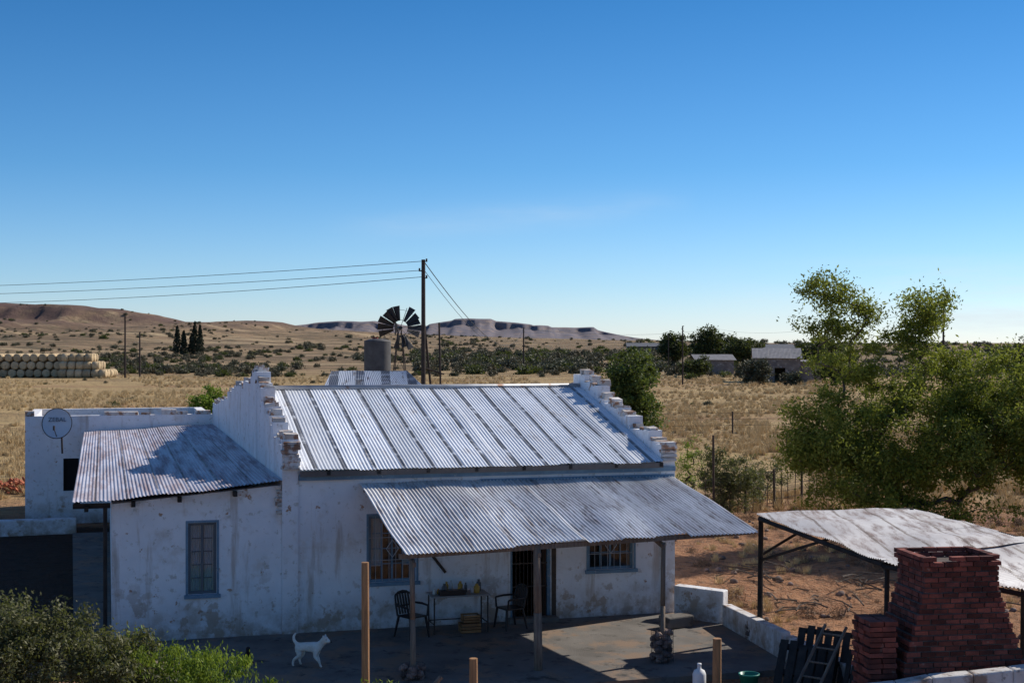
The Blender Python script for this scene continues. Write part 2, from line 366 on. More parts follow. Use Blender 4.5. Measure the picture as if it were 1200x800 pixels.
mb=MB(); mb.box(-4.12,-3.4,.0,.06,2.68,2.78); mb.cyl((-3.5,-.02,-.3),(-3.5,-.02,2.7),.04); mb.box(-4.1,-4.0,.05,19.8,2.68,2.79); mb.build('annex_fascia',WOODD,H)
def window(name,o,yf,cols,rows,curtain,frame=BLUE,bars=False,sill=True):
    a,c,z0,z1=o; w=empty(name,(0,0,0),0,H)
    mb=MB(); t=.055; y0=yf+.06; y1=yf+.11
    mb.box(a,a+t,y0,y1,z0,z1);mb.box(c-t,c,y0,y1,z0,z1);mb.box(a+t,c-t,y0,y1,z0,z0+t);mb.box(a+t,c-t,y0,y1,z1-t,z1)
    iw=(c-a-2*t); ih=(z1-z0-2*t)
    for i in range(1,cols): x=a+t+iw*i/cols; k=.022 if (cols%2==0 and i==cols//2) else .011; mb.box(x-k,x+k,y0+.005,y1-.008,z0+t,z1-t)
    for j in range(1,rows):
        z=z0+t+ih*j/rows
        for i in range(cols):
            mb.box(a+t+iw*i/cols+.024,a+t+iw*(i+1)/cols-.024,y0+.008,y1-.01,z-.01,z+.01)
    mb.build('frame',frame,w,bevel=.004)
    mb=MB(); s=.05
    if sill: mb.box(a-.08,c+.08,yf-.07,yf+.055,z0-.075,z0-.002)
    mb.box(a-s,a-.002,yf-.012,yf-.002,z0,z1+s); mb.box(c+.002,c+s,yf-.012,yf-.002,z0,z1+s)
    mb.box(a-.001,c+.001,yf-.012,yf-.002,z1+.002,z1+s)
    mb.build('surround',BLUE,w,bevel=.004)
    mb=MB(); mb.box(a+t,c-t,y0+.02,y0+.024,z0+t,z1-t); mb.build('glass',GLASS,w)
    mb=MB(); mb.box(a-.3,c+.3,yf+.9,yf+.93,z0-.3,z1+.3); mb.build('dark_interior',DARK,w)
    if curtain:
        n=60; V=[];F=[]
        for i in range(n+1):
            x=a+.03+(c-a-.06)*i/n; yy=yf+.15+.012*math.sin(i*1.3)
            V+=[(x,yy,z0+.02+(.3 if curtain==2 else 0)),(x,yy,z1-(.35 if curtain==2 and i>n*.5 else 0))]
        F=[(2*i,2*i+2,2*i+3,2*i+1) for i in range(n) if not (curtain==2 and (.27*n<i<.74*n)) and not (curtain==1 and .47*n<i<.56*n)]
        q=MB(); q.add(V,F); q.build('curtain',CLOTH,w,smooth=True)
    if bars:
        mb=MB()
        for i in range(1,7): x=a+(c-a)*i/7; mb.cyl((x,yf+.02,z0),(x,yf+.02,z1),.005,n=5)
        for k in (.33,.67): z=z0+(z1-z0)*k; mb.cyl((a,yf+.02,z),(c,yf+.02,z),.007,n=5)
        cx=(a+c)/2; cz=(z0+z1)/2; q=.13
        for s0,s1 in(((-q,0),(0,q*1.4)),((0,q*1.4),(q,0)),((q,0),(0,-q*1.4)),((0,-q*1.4),(-q,0))): mb.cyl((cx+s0[0],yf+.012,cz+s0[1]),(cx+s1[0],yf+.012,cz+s1[1]),.009,n=5)
        mb.build('burglar_bars',mk('bar_paint',(.45,.48,.52),None,3,.6),w)
window('casement_window_lounge',W1,0,4,4,2,bars=True)
window('casement_window_kitchen',W2,0,4,3,0,bars=True)
window('casement_window_annex',WA,.04,2,5,1,frame=mk('grey_frame',(.12,.14,.16),None,3,.6))
mb=MB(); a,c,z0,z1=DR
mb.box(a,a+.06,.05,.14,0,z1);mb.box(c-.06,c,.05,.14,0,z1);mb.box(a+.06,c-.06,.05,.14,z1-.06,z1); mb.build('door_frame',BLUE,H)
mb=MB(); mb.box(c-.1,c-.06,.14,.9,0,1.98); mb.build('door_leaf',mk('door_wood',(.10,.05,.03),None,4,.6),H,bevel=.01)
mb=MB()
for i in range(1,9): x=a+.06+(c-a-.12)*i/9; mb.cyl((x,.07,.02),(x,.07,1.97),.009,n=6)
for z in(.05,.7,1.2,1.95): mb.box(a+.06,c-.06,.06,.08,z-.015,z+.015)
mb.build('security_gate',STEEL,H)
mb=MB(); mb.box(a-.1,c+.1,-.28,-.002,-.08,.07); mb.build('doorstep',CONC,H,bevel=.015)
mb=MB(); mb.box(c+.02,c+.12,-.02,-.003,0,2.06); mb.build('dark_door_edge',STEEL,H)
mb=MB(); mb.cyl((3.45,-.03,1.1),(3.1,-.03,1.55),.03); mb.cyl((3.1,-.03,1.55),(3.2,-.03,1.75),.03); mb.build('wall_bracket',STEEL,H)
# rear flat block
mb=MB(); wall(mb,-6.06,.0,-.5,lambda x:3.53,20.0,.3,[(-4.86,-4.36,1.04,2.12)])
mb.box(-6.06,-5.76,20.3,26,-.5,3.5); mb.box(-5.76,0,25.7,26,-.5,3.5); mb.box(-.3,0,20.3,25.7,-.5,3.5)
mb.build('rear_block_walls',WALL,H)
mb=MB(); mb.box(-5.76,-.3,20.3,25.7,3.1,3.2); mb.build('rear_block_roof',CONC,H)
mb=MB()
for (x,w,h) in ((-5.92,.3,.16),(-3.0,1.1,.11),(-1.45,.5,.17),(-1.0,.35,.1),(-.3,.5,.13),(-2.2,.3,.08)):
    mb.obox((x,20.15,3.53+h/2),(w,.32,h),(0,0,random.uniform(-.03,.03)),0,.015)
mb.build('parapet_blocks',RUBBLE,H,bevel=.01)
mb=MB(); mb.box(-4.86,-4.36,20.12,20.15,1.04,2.12); mb.build('rear_window',DARK,H)
# awning
AW=empty('veranda_awning',(OX,OY,0),TH)
corrugated('awning_roof',(1.6,-.03,3.05),(8.66,-.03,3.02),(8.80,-4.05,2.31),(1.76,-4.0,2.11),AWN,AW,seed=8,rows=14,amp=.013,sag=.06,ragged=.09,sheet=.7)
mb=MB()
for k,bb in ((.06,-.15),(.5,-2.0),(.96,-3.85)):
    za=3.05+(2.11-3.05)*k; zb=3.02+(2.31-3.02)*k
    mb.obox(((1.65+8.7)/2,bb,(za+zb)/2-.085),(7.0,.07,.09),(0,-math.atan((zb-za)/7.),0))
mb.build('purlins',WOOD,AW)
mb=MB()
for x,zt in((1.95,2.05),(4.35,2.13),(6.85,2.2)):
    mb.obox((x,-2,.5+(zt+2.95)/2-.5-.15),(.06,3.95,.09),(math.atan((2.95-zt)/3.9),0,0))
mb.build('rafters',WOOD,AW)
for nm,x,r0,mt,zt in(('post',1.95,.055,WOOD,1.98),('post',4.35,.085,WOOD,2.2),('post',6.85,.05,WOOD,2.12)):
    mb=MB(); lean=random.uniform(-.04,.04)
    mb.tube([(x,-3.85,-.45),(x+lean*.5,-3.85,.9),(x+lean,-3.85,zt)],[r0,r0*.92,r0*.85],10); mb.build(nm,mt,AW,smooth=True)
def gabion(name,c,r,h,seed):
    random.seed(seed); g=MB()
    for k in range(int(60*h/.5)):
        th=random.random()*6.28; rr=r*math.sqrt(random.random())*.9; z=random.uniform(.03,h-.03)
        g.stone((c[0]+rr*math.cos(th),c[1]+rr*math.sin(th),c[2]+z),random.uniform(.05,.085))
    for k in range(9): 
        z=c[2]+h*k/8; 
        for i in range(16):
            t0=i/16*6.283;t1=(i+1)/16*6.283; g.cyl((c[0]+r*1.08*math.cos(t0),c[1]+r*1.08*math.sin(t0),z),(c[0]+r*1.08*math.cos(t1),c[1]+r*1.08*math.sin(t1),z),.003,n=4,mi=1,cap=False)
    for i in range(16):
        t0=i/16*6.283; g.cyl((c[0]+r*1.08*math.cos(t0),c[1]+r*1.08*math.sin(t0),c[2]),(c[0]+r*1.08*math.cos(t0),c[1]+r*1.08*math.sin(t0),c[2]+h),.003,n=4,mi=1,cap=False)
    g.build(name,[STONE,WIREM])
p=L(6.85,-3.85,-.22); gabion('stone_gabion',p,.2,.66,1)
p=L(1.95,-3.85,-.42); gabion('stone_gabion',p,.2,.5,2)
gabion('stone_gabion',(5.03,29.35,-.33),.2,.5,3)
# patio
def slabz(b): return -.02+.041*min(0,b)
mb=MB(); V=[L(-3.9,-.0,-.02),L(9.3,-.0,-.02),L(9.6,-4.9,slabz(-4.9)),L(-2.6,-4.9,slabz(-4.9))]
Vb=[Vector((v.x,v.y,-.6)) for v in V]; mb.add(V+Vb,[(0,3,2,1),(0,1,5,4),(1,2,6,5),(2,3,7,6),(3,0,4,7)]); mb.build('patio',CONC)
LW=MB()
def wseg(p,q,z0,z1,t=.22,mb=LW):
    p=Vector((*p,0));q=Vector((*q,0));d=(q-p).normalized();n=Vector((-d.y,d.x,0))*t/2
    vs=[p-n,q-n,q+n,p+n]; V=[Vector((v.x,v.y,-.6)) for v in vs]+[Vector((vs[0].x,vs[0].y,z0)),Vector((vs[1].x,vs[1].y,z1)),Vector((vs[2].x,vs[2].y,z1)),Vector((vs[3].x,vs[3].y,z0))]
    mb.add(V,[(0,3,2,1),(4,5,6,7),(0,1,5,4),(1,2,6,5),(2,3,7,6),(3,0,4,7)])
wseg((3.62,31.3),(4.62,30.75),.66,.62,.3)
wseg((4.62,30.6),(5.35,27.8),.36,.33); wseg((5.38,27.65),(6.15,24.0),.3,.35)
LW.build('low_patio_wall',WALL,bevel=.02)
WALL2=mk('dirty_whitewash',(.66,.64,.62),(.50,.47,.44),1.5,.9,patches=[((.30,.22,.17),2.5,.52,.62),((.2,.17,.15),6,.58,.66)],bump=.7,bscale=10)
LW2=MB()
q0=None; random.seed(19)
pts=[(4.75,20.85,.88),(5.15,20.8,.98),(5.6,20.75,1.04),(6.1,20.77,1.13),(6.7,20.8,1.17),(7.3,20.86,1.22),(8.4,20.95,1.33)]
for i in range(len(pts)-1):
    a0,a1=pts[i],pts[i+1]; wseg((a0[0]+.002,a0[1]),(a1[0],a1[1]),a0[2],a1[2],.26+.02*(i%2),LW2)
LW2.build('boundary_wall',WALL2,bevel=.03)
# braai chimney
BR=empty('brick_barbecue_chimney',(6.72,21.95,0),R(8))
random.seed(21)
mb=MB(); core=MB()
z=-.35; ch=.078; n=0
while z<2.74:
    if z<1.0: hw,hd=.97,.62
    elif z<2.2: k=(z-1.0)/1.2; k=math.floor(k*8)/8; hw=.97-.37*k; hd=.62-.12*k
    else: hw,hd=.60,.5
    if z>2.58: hw+=.04;hd+=.04
    if z<2.55: core.box(-hw+.02,hw-.02,-hd+.02,hd-.02,z,z+ch+.001)
    for sx in(-1,1):
        q=-hw+ (.0 if n%2 else -.115)
        while q<hw-.03:
            a0=max(q,-hw);a1=min(q+.222,hw)
            if a1-a0>.03 and not(z>2.62 and random.random()<.25): mb.obox(((a0+a1)/2,sx*(hd-.055)+random.uniform(-.008,.008),z+ch/2-.004),(a1-a0-.012,.11,ch-.016),(0,random.uniform(-.012,.012),random.uniform(-.02,.02)),0,.004)
            q+=.23
        q=-hd+.115
        while q<hd-.12:
            a1=min(q+.222,hd-.115)
            mb.obox((sx*(hw-.055)+random.uniform(-.008,.008),(q+a1)/2,z+ch/2-.004),(.11,a1-q-.012,ch-.016),(0,0,random.uniform(-.02,.02)),0,.004)
            q+=.23
    z+=ch;n+=1
z=-.35;n=0
while z<1.8:
    for yy in(-.5,-.28,-.06):
        for xx in (-1.42,-1.2):
            mb.obox((xx+random.uniform(-.012,.012)+(n%2)*.03,yy,z+ch/2),(.208,.208,ch-.013),(0,0,random.uniform(-.04,.04)),0,.004)
    z+=ch;n+=1
mb.build('bricks',BRICK,BR); core.build('mortar_core',MORTAR,BR)
# canopy
CN=empty('corrugated_canopy',(0,0,0),0)
corrugated('canopy_roof',(5.05,29.42,2.43),(6.4,24.6,2.22),(9.55,26.0,2.34),(8.7,30.9,2.43),CAN,CN,seed=11,rows=8,sag=.09,ragged=.08,sheet=.75,amp=.012)
corrugated('canopy_roof_extension',(6.38,24.7,2.215),(8.55,21.2,2.10),(11.2,23.4,2.2),(9.53,26.1,2.33),CAN,CN,seed=12,rows=8,sag=.09,ragged=.08,sheet=.75,amp=.012)
mb=MB()
for p,zt,r in(((5.1,29.3),2.4,.06),((6.5,24.75),2.18,.05),((8.6,30.7),2.4,.05),((9.4,26.2),2.25,.05),((7.2,25.6),2.2,.045),((11,23.3),2.15,.05)):
    mb.cyl((p[0],p[1],-.5),(p[0]+.03,p[1],zt),r,r*.85,9)
mb.build('posts',WOODD,CN)
mb=MB()
mb.cyl((5.1,29.3,2.35),(6.45,24.7,2.12),.045);mb.cyl((5.1,29.3,2.36),(8.6,30.8,2.36),.045);mb.cyl((6.45,24.7,2.12),(9.4,26.1,2.24),.04)
mb.cyl((5.12,29.3,1.5),(6.0,27.0,2.25),.03);mb.cyl((5.12,29.3,1.6),(6.6,29.9,2.33),.03); mb.cyl((8.6,30.8,2.34),(11,23.3,2.1),.04);mb.cyl((6.45,24.7,2.1),(8.5,21.4,2.03),.04)
mb.build('beams',WOODD,CN)
def pallet(name,c,rz,rx,w,h,seed):
    random.seed(seed); mb=MB()
    for i in range(6): mb.box(-w/2+i*w/6+.015,-w/2+(i+1)*w/6-.02,-.012,.012,0,h*random.uniform(.93,1.03))
    for z in (.08,h/2,h-.12): mb.box(-w/2,w/2,.014,.09,z,z+.09)
    o=mb.build(name,WOODD,loc=c,rot=(rx,0,rz)); return o
pallet('wooden_pallet',(5.35,25.1,-.33),R(-32),R(-24),1.0,1.3,1)
pallet('wooden_pallet',(4.95,24.6,-.33),R(-25),R(-40),1.05,1.25,2)
pallet('wooden_pallet',(5.9,24.3,-.33),R(-50),R(-16),.8,1.05,3)
mb=MB()
for sx in(-.2,.2): mb.cyl((sx,0,0),(sx,0,2.1),.028,n=8)
for k in range(6): mb.cyl((-.2,0,.25+k*.33),(.2,0,.25+k*.33),.018,n=6)
mb.build('wooden_ladder',WOOD,loc=(4.72,23.9,-.33),rot=(R(-52),R(0),R(-38)))
mb=MB(); random.seed(6)
for i in range(26): 
    a=random.uniform(0,3.1); c=Vector((4.3+random.uniform(-.9,1.2),23.5+random.uniform(-.9,.5),-.27+random.random()*.3)); d=Vector((math.cos(a),math.sin(a),random.uniform(-.1,.2)))*random.uniform(.25,.7)
    if i%2: mb.cyl(c-d,c+d,.03,.022,7)
    else: mb.obox(c,(d.length*2,.11,.025),(random.uniform(-.3,.3),random.uniform(-.2,.2),a))
mb.build('scrap_timber_pile',[mk('scrap_wood',(.16,.12,.09),(.06,.05,.045),3,.9,island=1.0)])
mb=MB(); random.seed(66)
for i in range(70): r=random.uniform(.04,.13); mb.stone((5.6+random.gauss(0,.5),22.9+random.gauss(0,.4),-.3+r*.5+random.random()*.25),r)
mb.build('rubble_heap',STONE,smooth=True)
def lathe(name,prof,c,mat,n=24,parent=None):
    V=[];F=[]
    for r,z in prof:
        for i in range(n): t=6.2832*i/n; V.append((r*math.cos(t),r*math.sin(t),z))
    for j in range(len(prof)-1):
        for i in range(n): F.append((j*n+i,j*n+(i+1)%n,(j+1)*n+(i+1)%n,(j+1)*n+i))
    F.append(tuple(range(n-1,-1,-1)))
    q=MB(); q.add(V,F); return q.build(name,mat,parent,smooth=True,loc=c)
mb=MB(); mb.box(2.9,4.5,23.65,24.35,-.02,.06); 
for x in(2.95,4.35):
    for y in(23.7,24.25): mb.box(x,x+.08,y,y+.08,-.5,-.02)
mb.build('low_bench',WOODD,bevel=.01)
lathe('green_bucket',[(.12,0),(.165,.32),(.18,.32),(.18,.345),(.16,.345),(.115,.02)],(4.0,24.0,.062),mk('green_plastic',(.03,.22,.16),None,3,.4))
lathe('white_jerrycan',[(.1,0),(.115,.02),(.115,.3),(.09,.36),(.035,.39),(.03,.44),(.036,.45),(.036,.48),(.001,.48)],(3.18,24.15,.062),WHITE)
mb=MB(); mb.obox(L(8.2,-1.3,.06),(.7,.35,.26),(0,0,TH+.3),0,.03); mb.build('concrete_block',CONC,bevel=.03)
def pole(name,x,y,z1,r,mat,lean=(0,0)):
    mb=MB(); mb.tube([(x,y,-.5),(x+lean[0]*.5,y+lean[1]*.5,z1*.5),(x+lean[0],y+lean[1],z1)],[r*1.05,r,r*.95],12); return mb.build(name,mat,smooth=False)
pole('wooden_pole',-2.52,24.5,2.2,.068,WOODO,(-.01,0)); pole('wooden_pole',-.65,24.0,.66,.075,WOODO); pole('wooden_pole',3.38,23.5,1.1,.075,WOODO,(.01,0))
mb=MB(); mb.cyl((-1.75,23.4,-.2),(-1.18,23.7,.42),.04); mb.build('leaning_stake',WOOD)
mb=MB(); mb.obox((-.35,23.3,.16),(.42,.3,.05),(.2,.25,.4)); mb.obox((-.2,23.2,.06),(.3,.3,.04),(-.2,-.25,.1)); mb.build('white_board_scrap',WHITE)
# table
T=empty('patio_table',L(3.6,-.55,-.045),TH)
mb=MB(); mb.box(-.62,.62,-.32,.32,.76,.79); mb.build('table_top',mk('grey_top',(.3,.29,.28),None,4,.6),T,bevel=.006)
mb=MB()
for x in(-.57,.57):
    for y in(-.27,.27): mb.cyl((x,y,0),(x,y,.76),.016)
    mb.cyl((x,-.27,.2),(x,.27,.2),.012)
mb.cyl((-.57,.27,.2),(.57,.27,.2),.012); mb.build('table_legs',STEEL,T)
cols=[(.4,.05,.03),(.6,.6,.55),(.5,.28,.05),(.05,.1,.25),(.1,.1,.1),(.35,.1,.05),(.5,.5,.5)]
random.seed(4)
for i in range(11):
    r=random.uniform(.03,.07);h=random.uniform(.1,.26); lathe('jar' ,[(r*.9,0),(r,.02),(r,h*.7),(r*.5,h*.85),(r*.5,h),(.001,h)],(-.52+i*.1,random.uniform(-.2,.2),.79),mk('jar_col%d'%i,random.choice(cols),None,4,.4),12,T)
mb=MB(); mb.box(-.45,.1,-.3,-.1,.791,.9); mb.build('enamel_tray',PLAST,T,bevel=.01)
mb=MB()
def crate(mb,x,y,z,w,d,h):
    for k in range(3): zz=z+h*k/3; mb.box(x,x+w,y,y+.012,zz+.005,zz+h/3-.01);mb.box(x,x+w,y+d-.012,y+d,zz+.005,zz+h/3-.01);mb.box(x,x+.012,y+.013,y+d-.013,zz+.005,zz+h/3-.01);mb.box(x+w-.012,x+w,y+.013,y+d-.013,zz+.005,zz+h/3-.01)
    mb.box(x+.012,x+w-.012,y+.012,y+d-.012,z,z+.01)
crate(mb,.0,-.3,.0,.42,.3,.2); crate(mb,.05,-.28,.21,.36,.28,.16)
mb.build('wooden_crates',mk('crate_wood',(.38,.19,.08),(.25,.12,.05),5,.8,island=.4),T)
def chair(loc,rz):
    mb=MB(); C=empty('plastic_chair',loc,rz)
    mb.box(-.22,.22,-.22,.2,.42,.45)
    for sx in(-1,1):
        mb.cyl((sx*.2,-.2,.43),(sx*.25,-.25,0),.03,.02); mb.cyl((sx*.2,.18,.43),(sx*.24,.27,0),.03,.02)
        mb.tube([(sx*.24,-.2,.43),(sx*.27,-.2,.64),(sx*.27,.0,.66),(sx*.23,.22,.66)],[.022,.022,.025,.022]); mb.tube([(sx*.21,.2,.43),(sx*.22,.25,.68),(sx*.2,.3,.84),(sx*.12,.31,.88)],[.024,.022,.02,.02])
    for i in range(5):
        x=-.14+.07*i; mb.obox((x,.255,.66),(.045,.02,.42),(-.25,0,0))
    mb.tube([(-.12,.31,.88),(0,.315,.895),(.12,.31,.88)],[.03,.034,.03])
    mb.tube([(-.21,.24,.62),(0,.26,.62),(.21,.24,.62)],[.018]*3,6)
    mb.build('chair_shell',PLAST,C,bevel=.004)
chair(L(2.55,-.85,-.055),TH+R(28)); chair(L(4.72,-.6,-.045),TH-R(75))
# ---------------------------------------------------------------- dog / cat
def skinned(name,joints,edges,mat,parent,sub=2):
    me=bpy.data.meshes.new(name); me.from_pydata([j[0] for j in joints],edges,[]); o=bpy.data.objects.new(name,me); link(o,parent)
    sk=o.modifiers.new('Skin','SKIN'); sk.use_smooth_shade=True
    for i,j in enumerate(joints):
        me.skin_vertices[0].data[i].radius=(j[1],j[1])
        me.skin_vertices[0].data[i].use_root=(i==0)
    s=o.modifiers.new('Sub','SUBSURF'); s.levels=sub; s.render_levels=sub
    me.materials.append(mat); return o
DOGM=mk('white_fur',(.80,.77,.72),(.64,.60,.54),9,.95,patches=[((.35,.27,.2),3,.66,.72)],bump=.5,bscale=80)
D=empty('dog',(-3.82,26.85,-.127),R(-12)); D.scale=(1.08,1.08,1.02)
J=[((-.17,0,.37),.085),((-.04,0,.37),.085),((.09,0,.36),.10),((.17,0,.385),.085),((.23,0,.45),.062),((.285,-.01,.505),.062),((.335,-.02,.495),.044),((.385,-.035,.475),.028),
 ((.275,.04,.56),.022),((.27,.06,.60),.009),((.275,-.055,.56),.022),((.27,-.075,.60),.009),
 ((-.235,0,.405),.034),((-.29,0,.47),.028),((-.295,0,.55),.024),((-.25,0,.61),.015),
 ((.14,.06,.29),.048),((.11,.07,.20),.032),((.15,.07,.10),.022),((.16,.07,.03),.02),((.185,.07,.014),.021),
 ((.13,-.06,.29),.048),((.12,-.07,.20),.032),((.20,-.07,.11),.022),((.225,-.07,.035),.02),((.25,-.07,.014),.021),
 ((-.18,.06,.29),.062),((-.13,.075,.22),.042),((-.215,.075,.12),.024),((-.20,.075,.035),.019),((-.175,.075,.014),.021),
 ((-.19,-.06,.29),.062),((-.16,-.075,.21),.042),((-.27,-.075,.125),.024),((-.285,-.075,.035),.019),((-.26,-.075,.014),.021)]
E=[(0,1),(1,2),(2,3),(3,4),(4,5),(5,6),(6,7),(5,8),(8,9),(5,10),(10,11),(0,12),(12,13),(13,14),(14,15),(2,16),(16,17),(17,18),(18,19),(19,20),(2,21),(21,22),(22,23),(23,24),(24,25),(0,26),(26,27),(27,28),(28,29),(29,30),(0,31),(31,32),(32,33),(33,34),(34,35)]
skinned('body',J,E,DOGM,D)
mb=MB(); mb.stone((.410,-.04,.482),.015); mb.stone((.340,.02,.52),.009); mb.stone((.328,-.062,.52),.009); mb.build('nose_and_eyes',PLAST,D,smooth=True)
CM=mk('black_fur',(.018,.016,.016),None,9,.8)
C=empty('cat',(-5.0,26.9,-.125),R(-70))
J=[((-.06,0,.09),.075),((.0,0,.17),.06),((.04,0,.25),.042),((.06,0,.32),.045),((.1,0,.31),.024),((.05,.03,.365),.012),((.05,-.03,.365),.012),((.06,.035,.12),.022),((.07,.035,.015),.018),((.06,-.035,.12),.022),((.07,-.035,.015),.018),((-.14,.03,.03),.02),((-.12,.14,.02),.014)]
E=[(0,1),(1,2),(2,3),(3,4),(3,5),(3,6),(1,7),(7,8),(1,9),(9,10),(0,11),(11,12)]
skinned('body',J,E,CM,C)
# ---------------------------------------------------------------- satellite dish
DS=empty('satellite_dish',(-14.75,46.1,3.35),0); DS.rotation_euler=(R(-12),0,R(8))
V=[];F=[];n=32;rings=7
for j in range(rings+1):
    r=.47*j/rings
    for i in range(n): t=6.2832*i/n; V.append((r*math.cos(t),-.35*r*r+.08,r*math.sin(t)*1.05))
for j in range(rings): 
    for i in range(n): F.append((j*n+i,j*n+(i+1)%n,(j+1)*n+(i+1)%n,(j+1)*n+i))
q=MB(); q.add(V,F); q.build('reflector',mk('dish_grey',(.66,.68,.72),(.58,.6,.64),2,.6),DS,smooth=True)
mb=MB()
for i in range(n):
    t=6.2832*i/n;u=6.2832*(i+1)/n; r=.47; y=-.35*r*r+.08; mb.cyl((r*math.cos(t),y,r*math.sin(t)*1.05),(r*math.cos(u),y,r*math.sin(u)*1.05),.014,n=5,cap=False)
mb.cyl((0,.1,-.45),(0,-.5,-.25),.015); mb.cyl((0,-.5,-.3),(0,-.5,-.16),.035); mb.cyl((0,.1,0),(.1,.35,-.3),.03); mb.cyl((.1,.35,-.3),(.1,.6,-.9),.03); mb.build('arm_and_feed',STEEL,DS)
cu=bpy.data.curves.new('dish_lettering','FONT'); cu.body='ZEBAL'; cu.size=.2; cu.align_x='CENTER'; cu.align_y='CENTER'; cu.extrude=.002; cu.materials.append(mk('grey_ink',(.12,.13,.15),None,3,.7))
o=bpy.data.objects.new('dish_lettering',cu); link(o,DS); o.location=(0,.02,.12); o.rotation_euler=(R(90),0,0)
LWb=MB(); p=L(-12.5,17.6);q=L(-4.4,17.6); wseg((p.x,p.y),(q.x,q.y),.42,.42,.5,LWb); LWb.build('low_yard_wall',WALL,bevel=.03)
mb=MB(); V=[L(-4.1,0,-.0),L(-3.38,0,-.0),L(-3.38,17,.02),L(-4.5,17,.02)]; V+=[Vector((v.x,v.y,-.5)) for v in V]; mb.add(V,[(0,1,2,3),(0,1,5,4),(3,0,4,7)]); mb.build('side_path',CONC)
random.seed(8); mb=MB()
for i in range(120): mb.obox((-20.3+random.gauss(0,.8),57+random.gauss(0,.5),max(0,.5-abs(random.gauss(0,.25)))),(.22,.11,.075),(random.random(),random.random(),random.random()*3),0)
mb.build('brick_pile',mk('pile_brick',(.4,.13,.07),(.3,.09,.05),5,.9,island=.6))
# ---------------------------------------------------------------- shed behind, tank, windmill, poles
SH=empty('corrugated_shed',(-4.55,49.5,0),R(6))
corrugated('shed_roof',(-1.75,1.2,4.95),(.95,1.2,4.95),(1.55,-1.6,4.35),(-2.0,-1.6,4.35),roofmat('shed_iron',(.5,.54,.6),(.4,.43,.5),(.08,.08,.1),.55,.62,lapw=.35,lap=.9,lapc=(.02,.02,.03)),SH,seed=15,rows=4)
corrugated('shed_roof_rear',(-1.75,1.2,4.95),(.95,1.2,4.95),(1.4,3.6,4.2),(-2.0,3.6,4.2),GALV,SH,seed=16,rows=2)
mb=MB(); mb.box(-1.8,1.35,-1.4,3.4,-.3,4.2); mb.add([(-1.8,-1.4,4.2),(-1.8,3.4,4.2),(-1.75,1.2,4.9)],[(0,1,2)]); mb.add([(1.35,-1.4,4.2),(1.35,3.4,4.2),(.95,1.2,4.9)],[(0,1,2)]); mb.build('shed_walls',WALL,SH)
WT=empty('water_tank',(-6.15,65,0))
prof=[(.6,4.55)]
for k in range(16): prof+= [(.6,4.6+k*.09),(.622,4.645+k*.09)]
prof+=[(.6,6.04),(.3,6.12),(.001,6.13)]
lathe('tank_shell',prof,(0,0,0),mk('tank_iron',(.12,.115,.115),(.08,.075,.075),3,.7,.2),20,WT)
mb=MB(); mb.box(-.7,.7,-.7,.7,4.42,4.54)
for sx in(-.6,.6):
    for sy in(-.6,.6): mb.cyl((sx,sy,0),(sx*.95,sy*.95,4.42),.05)
mb.build('tank_stand',STEEL,WT)
mb=MB(); mb.cyl((-.1,0,6.1),(-.1,0,6.2),.14); mb.build('tank_lid',mk('red_lid',(.3,.06,.04),None,3,.6),WT)
WM=empty('windmill',(-5.88,75,0),R(12))
mb=MB(); hz0=6.72
for sx in(-1,1):
    for sy in(-1,1): mb.cyl((sx*.75,sy*.75+.35,-.2),(sx*.08,sy*.08+.35,hz0-.1),.03,.025,6)
for k in range(6):
    z0=k*1.1; z1=(k+1)*1.1; w0=.75-.67*(z0/6.6); w1=.75-.67*(z1/6.6)
    for (p,q) in(((-1,-1),(1,-1)),((1,-1),(1,1)),((1,1),(-1,1)),((-1,1),(-1,-1))):
        mb.cyl((p[0]*w0,p[1]*w0+.35,z0),(q[0]*w1,q[1]*w1+.35,z1),.013,n=4); mb.cyl((p[0]*w1,p[1]*w1+.35,z1),(q[0]*w1,q[1]*w1+.35,z1),.013,n=4)
mb.build('tower',STEEL,WM)
mb=MB(); random.seed(12); nb=18
for i in range(nb):
    if i in(4,11,12,16): continue
    t=6.2832*i/nb+random.uniform(-.07,.07); d=Vector((math.cos(t),0,math.sin(t))); e=Vector((-math.sin(t),0,math.cos(t)))
    tw=Vector((0,.09,0)); c=Vector((0,0,hz0)); r1=1.2*random.uniform(.86,1.04)
    p=[c+d*.38-e*.06-tw*.6,c+d*.38+e*.06+tw*.6,c+d*r1+e*.175+tw,c+d*r1-e*.175-tw]
    nn=Vector((0,.012,0)); mb.add([v-nn for v in p]+[v+nn for v in p],[(0,1,2,3),(7,6,5,4),(0,4,5,1),(1,5,6,2),(2,6,7,3),(3,7,4,0)])
for i in range(6): t=6.2832*i/6+.2; mb.cyl((0,.03,hz0),(1.1*math.cos(t),.03,hz0+1.1*math.sin(t)),.015,n=5)
for rr in(.42,.95):
    for i in range(36):
        t0=6.2832*i/36;t1=6.2832*(i+1)/36; mb.cyl((rr*math.cos(t0),.04,hz0+rr*math.sin(t0)),(rr*math.cos(t1),.04,hz0+rr*math.sin(t1)),.012,n=4,cap=False)
mb.cyl((0,-.08,hz0),(0,.5,hz0),.1,n=10)
mb.build('wheel',mk('mill_iron',(.05,.05,.055),None,3,.6,.4),WM)
mb=MB(); mb.box(-.015,.015,.5,1.3,hz0-.02,hz0+.03); mb.add([(-.01,1.2,hz0-.12),(-.01,2.3,hz0-.4),(-.01,2.3,hz0+.4),(-.01,1.2,hz0+.12),(.01,1.2,hz0-.12),(.01,2.3,hz0-.4),(.01,2.3,hz0+.4),(.01,1.2,hz0+.12)],[(0,1,2,3),(7,6,5,4),(0,4,5,1),(1,5,6,2),(2,6,7,3),(3,7,4,0)])
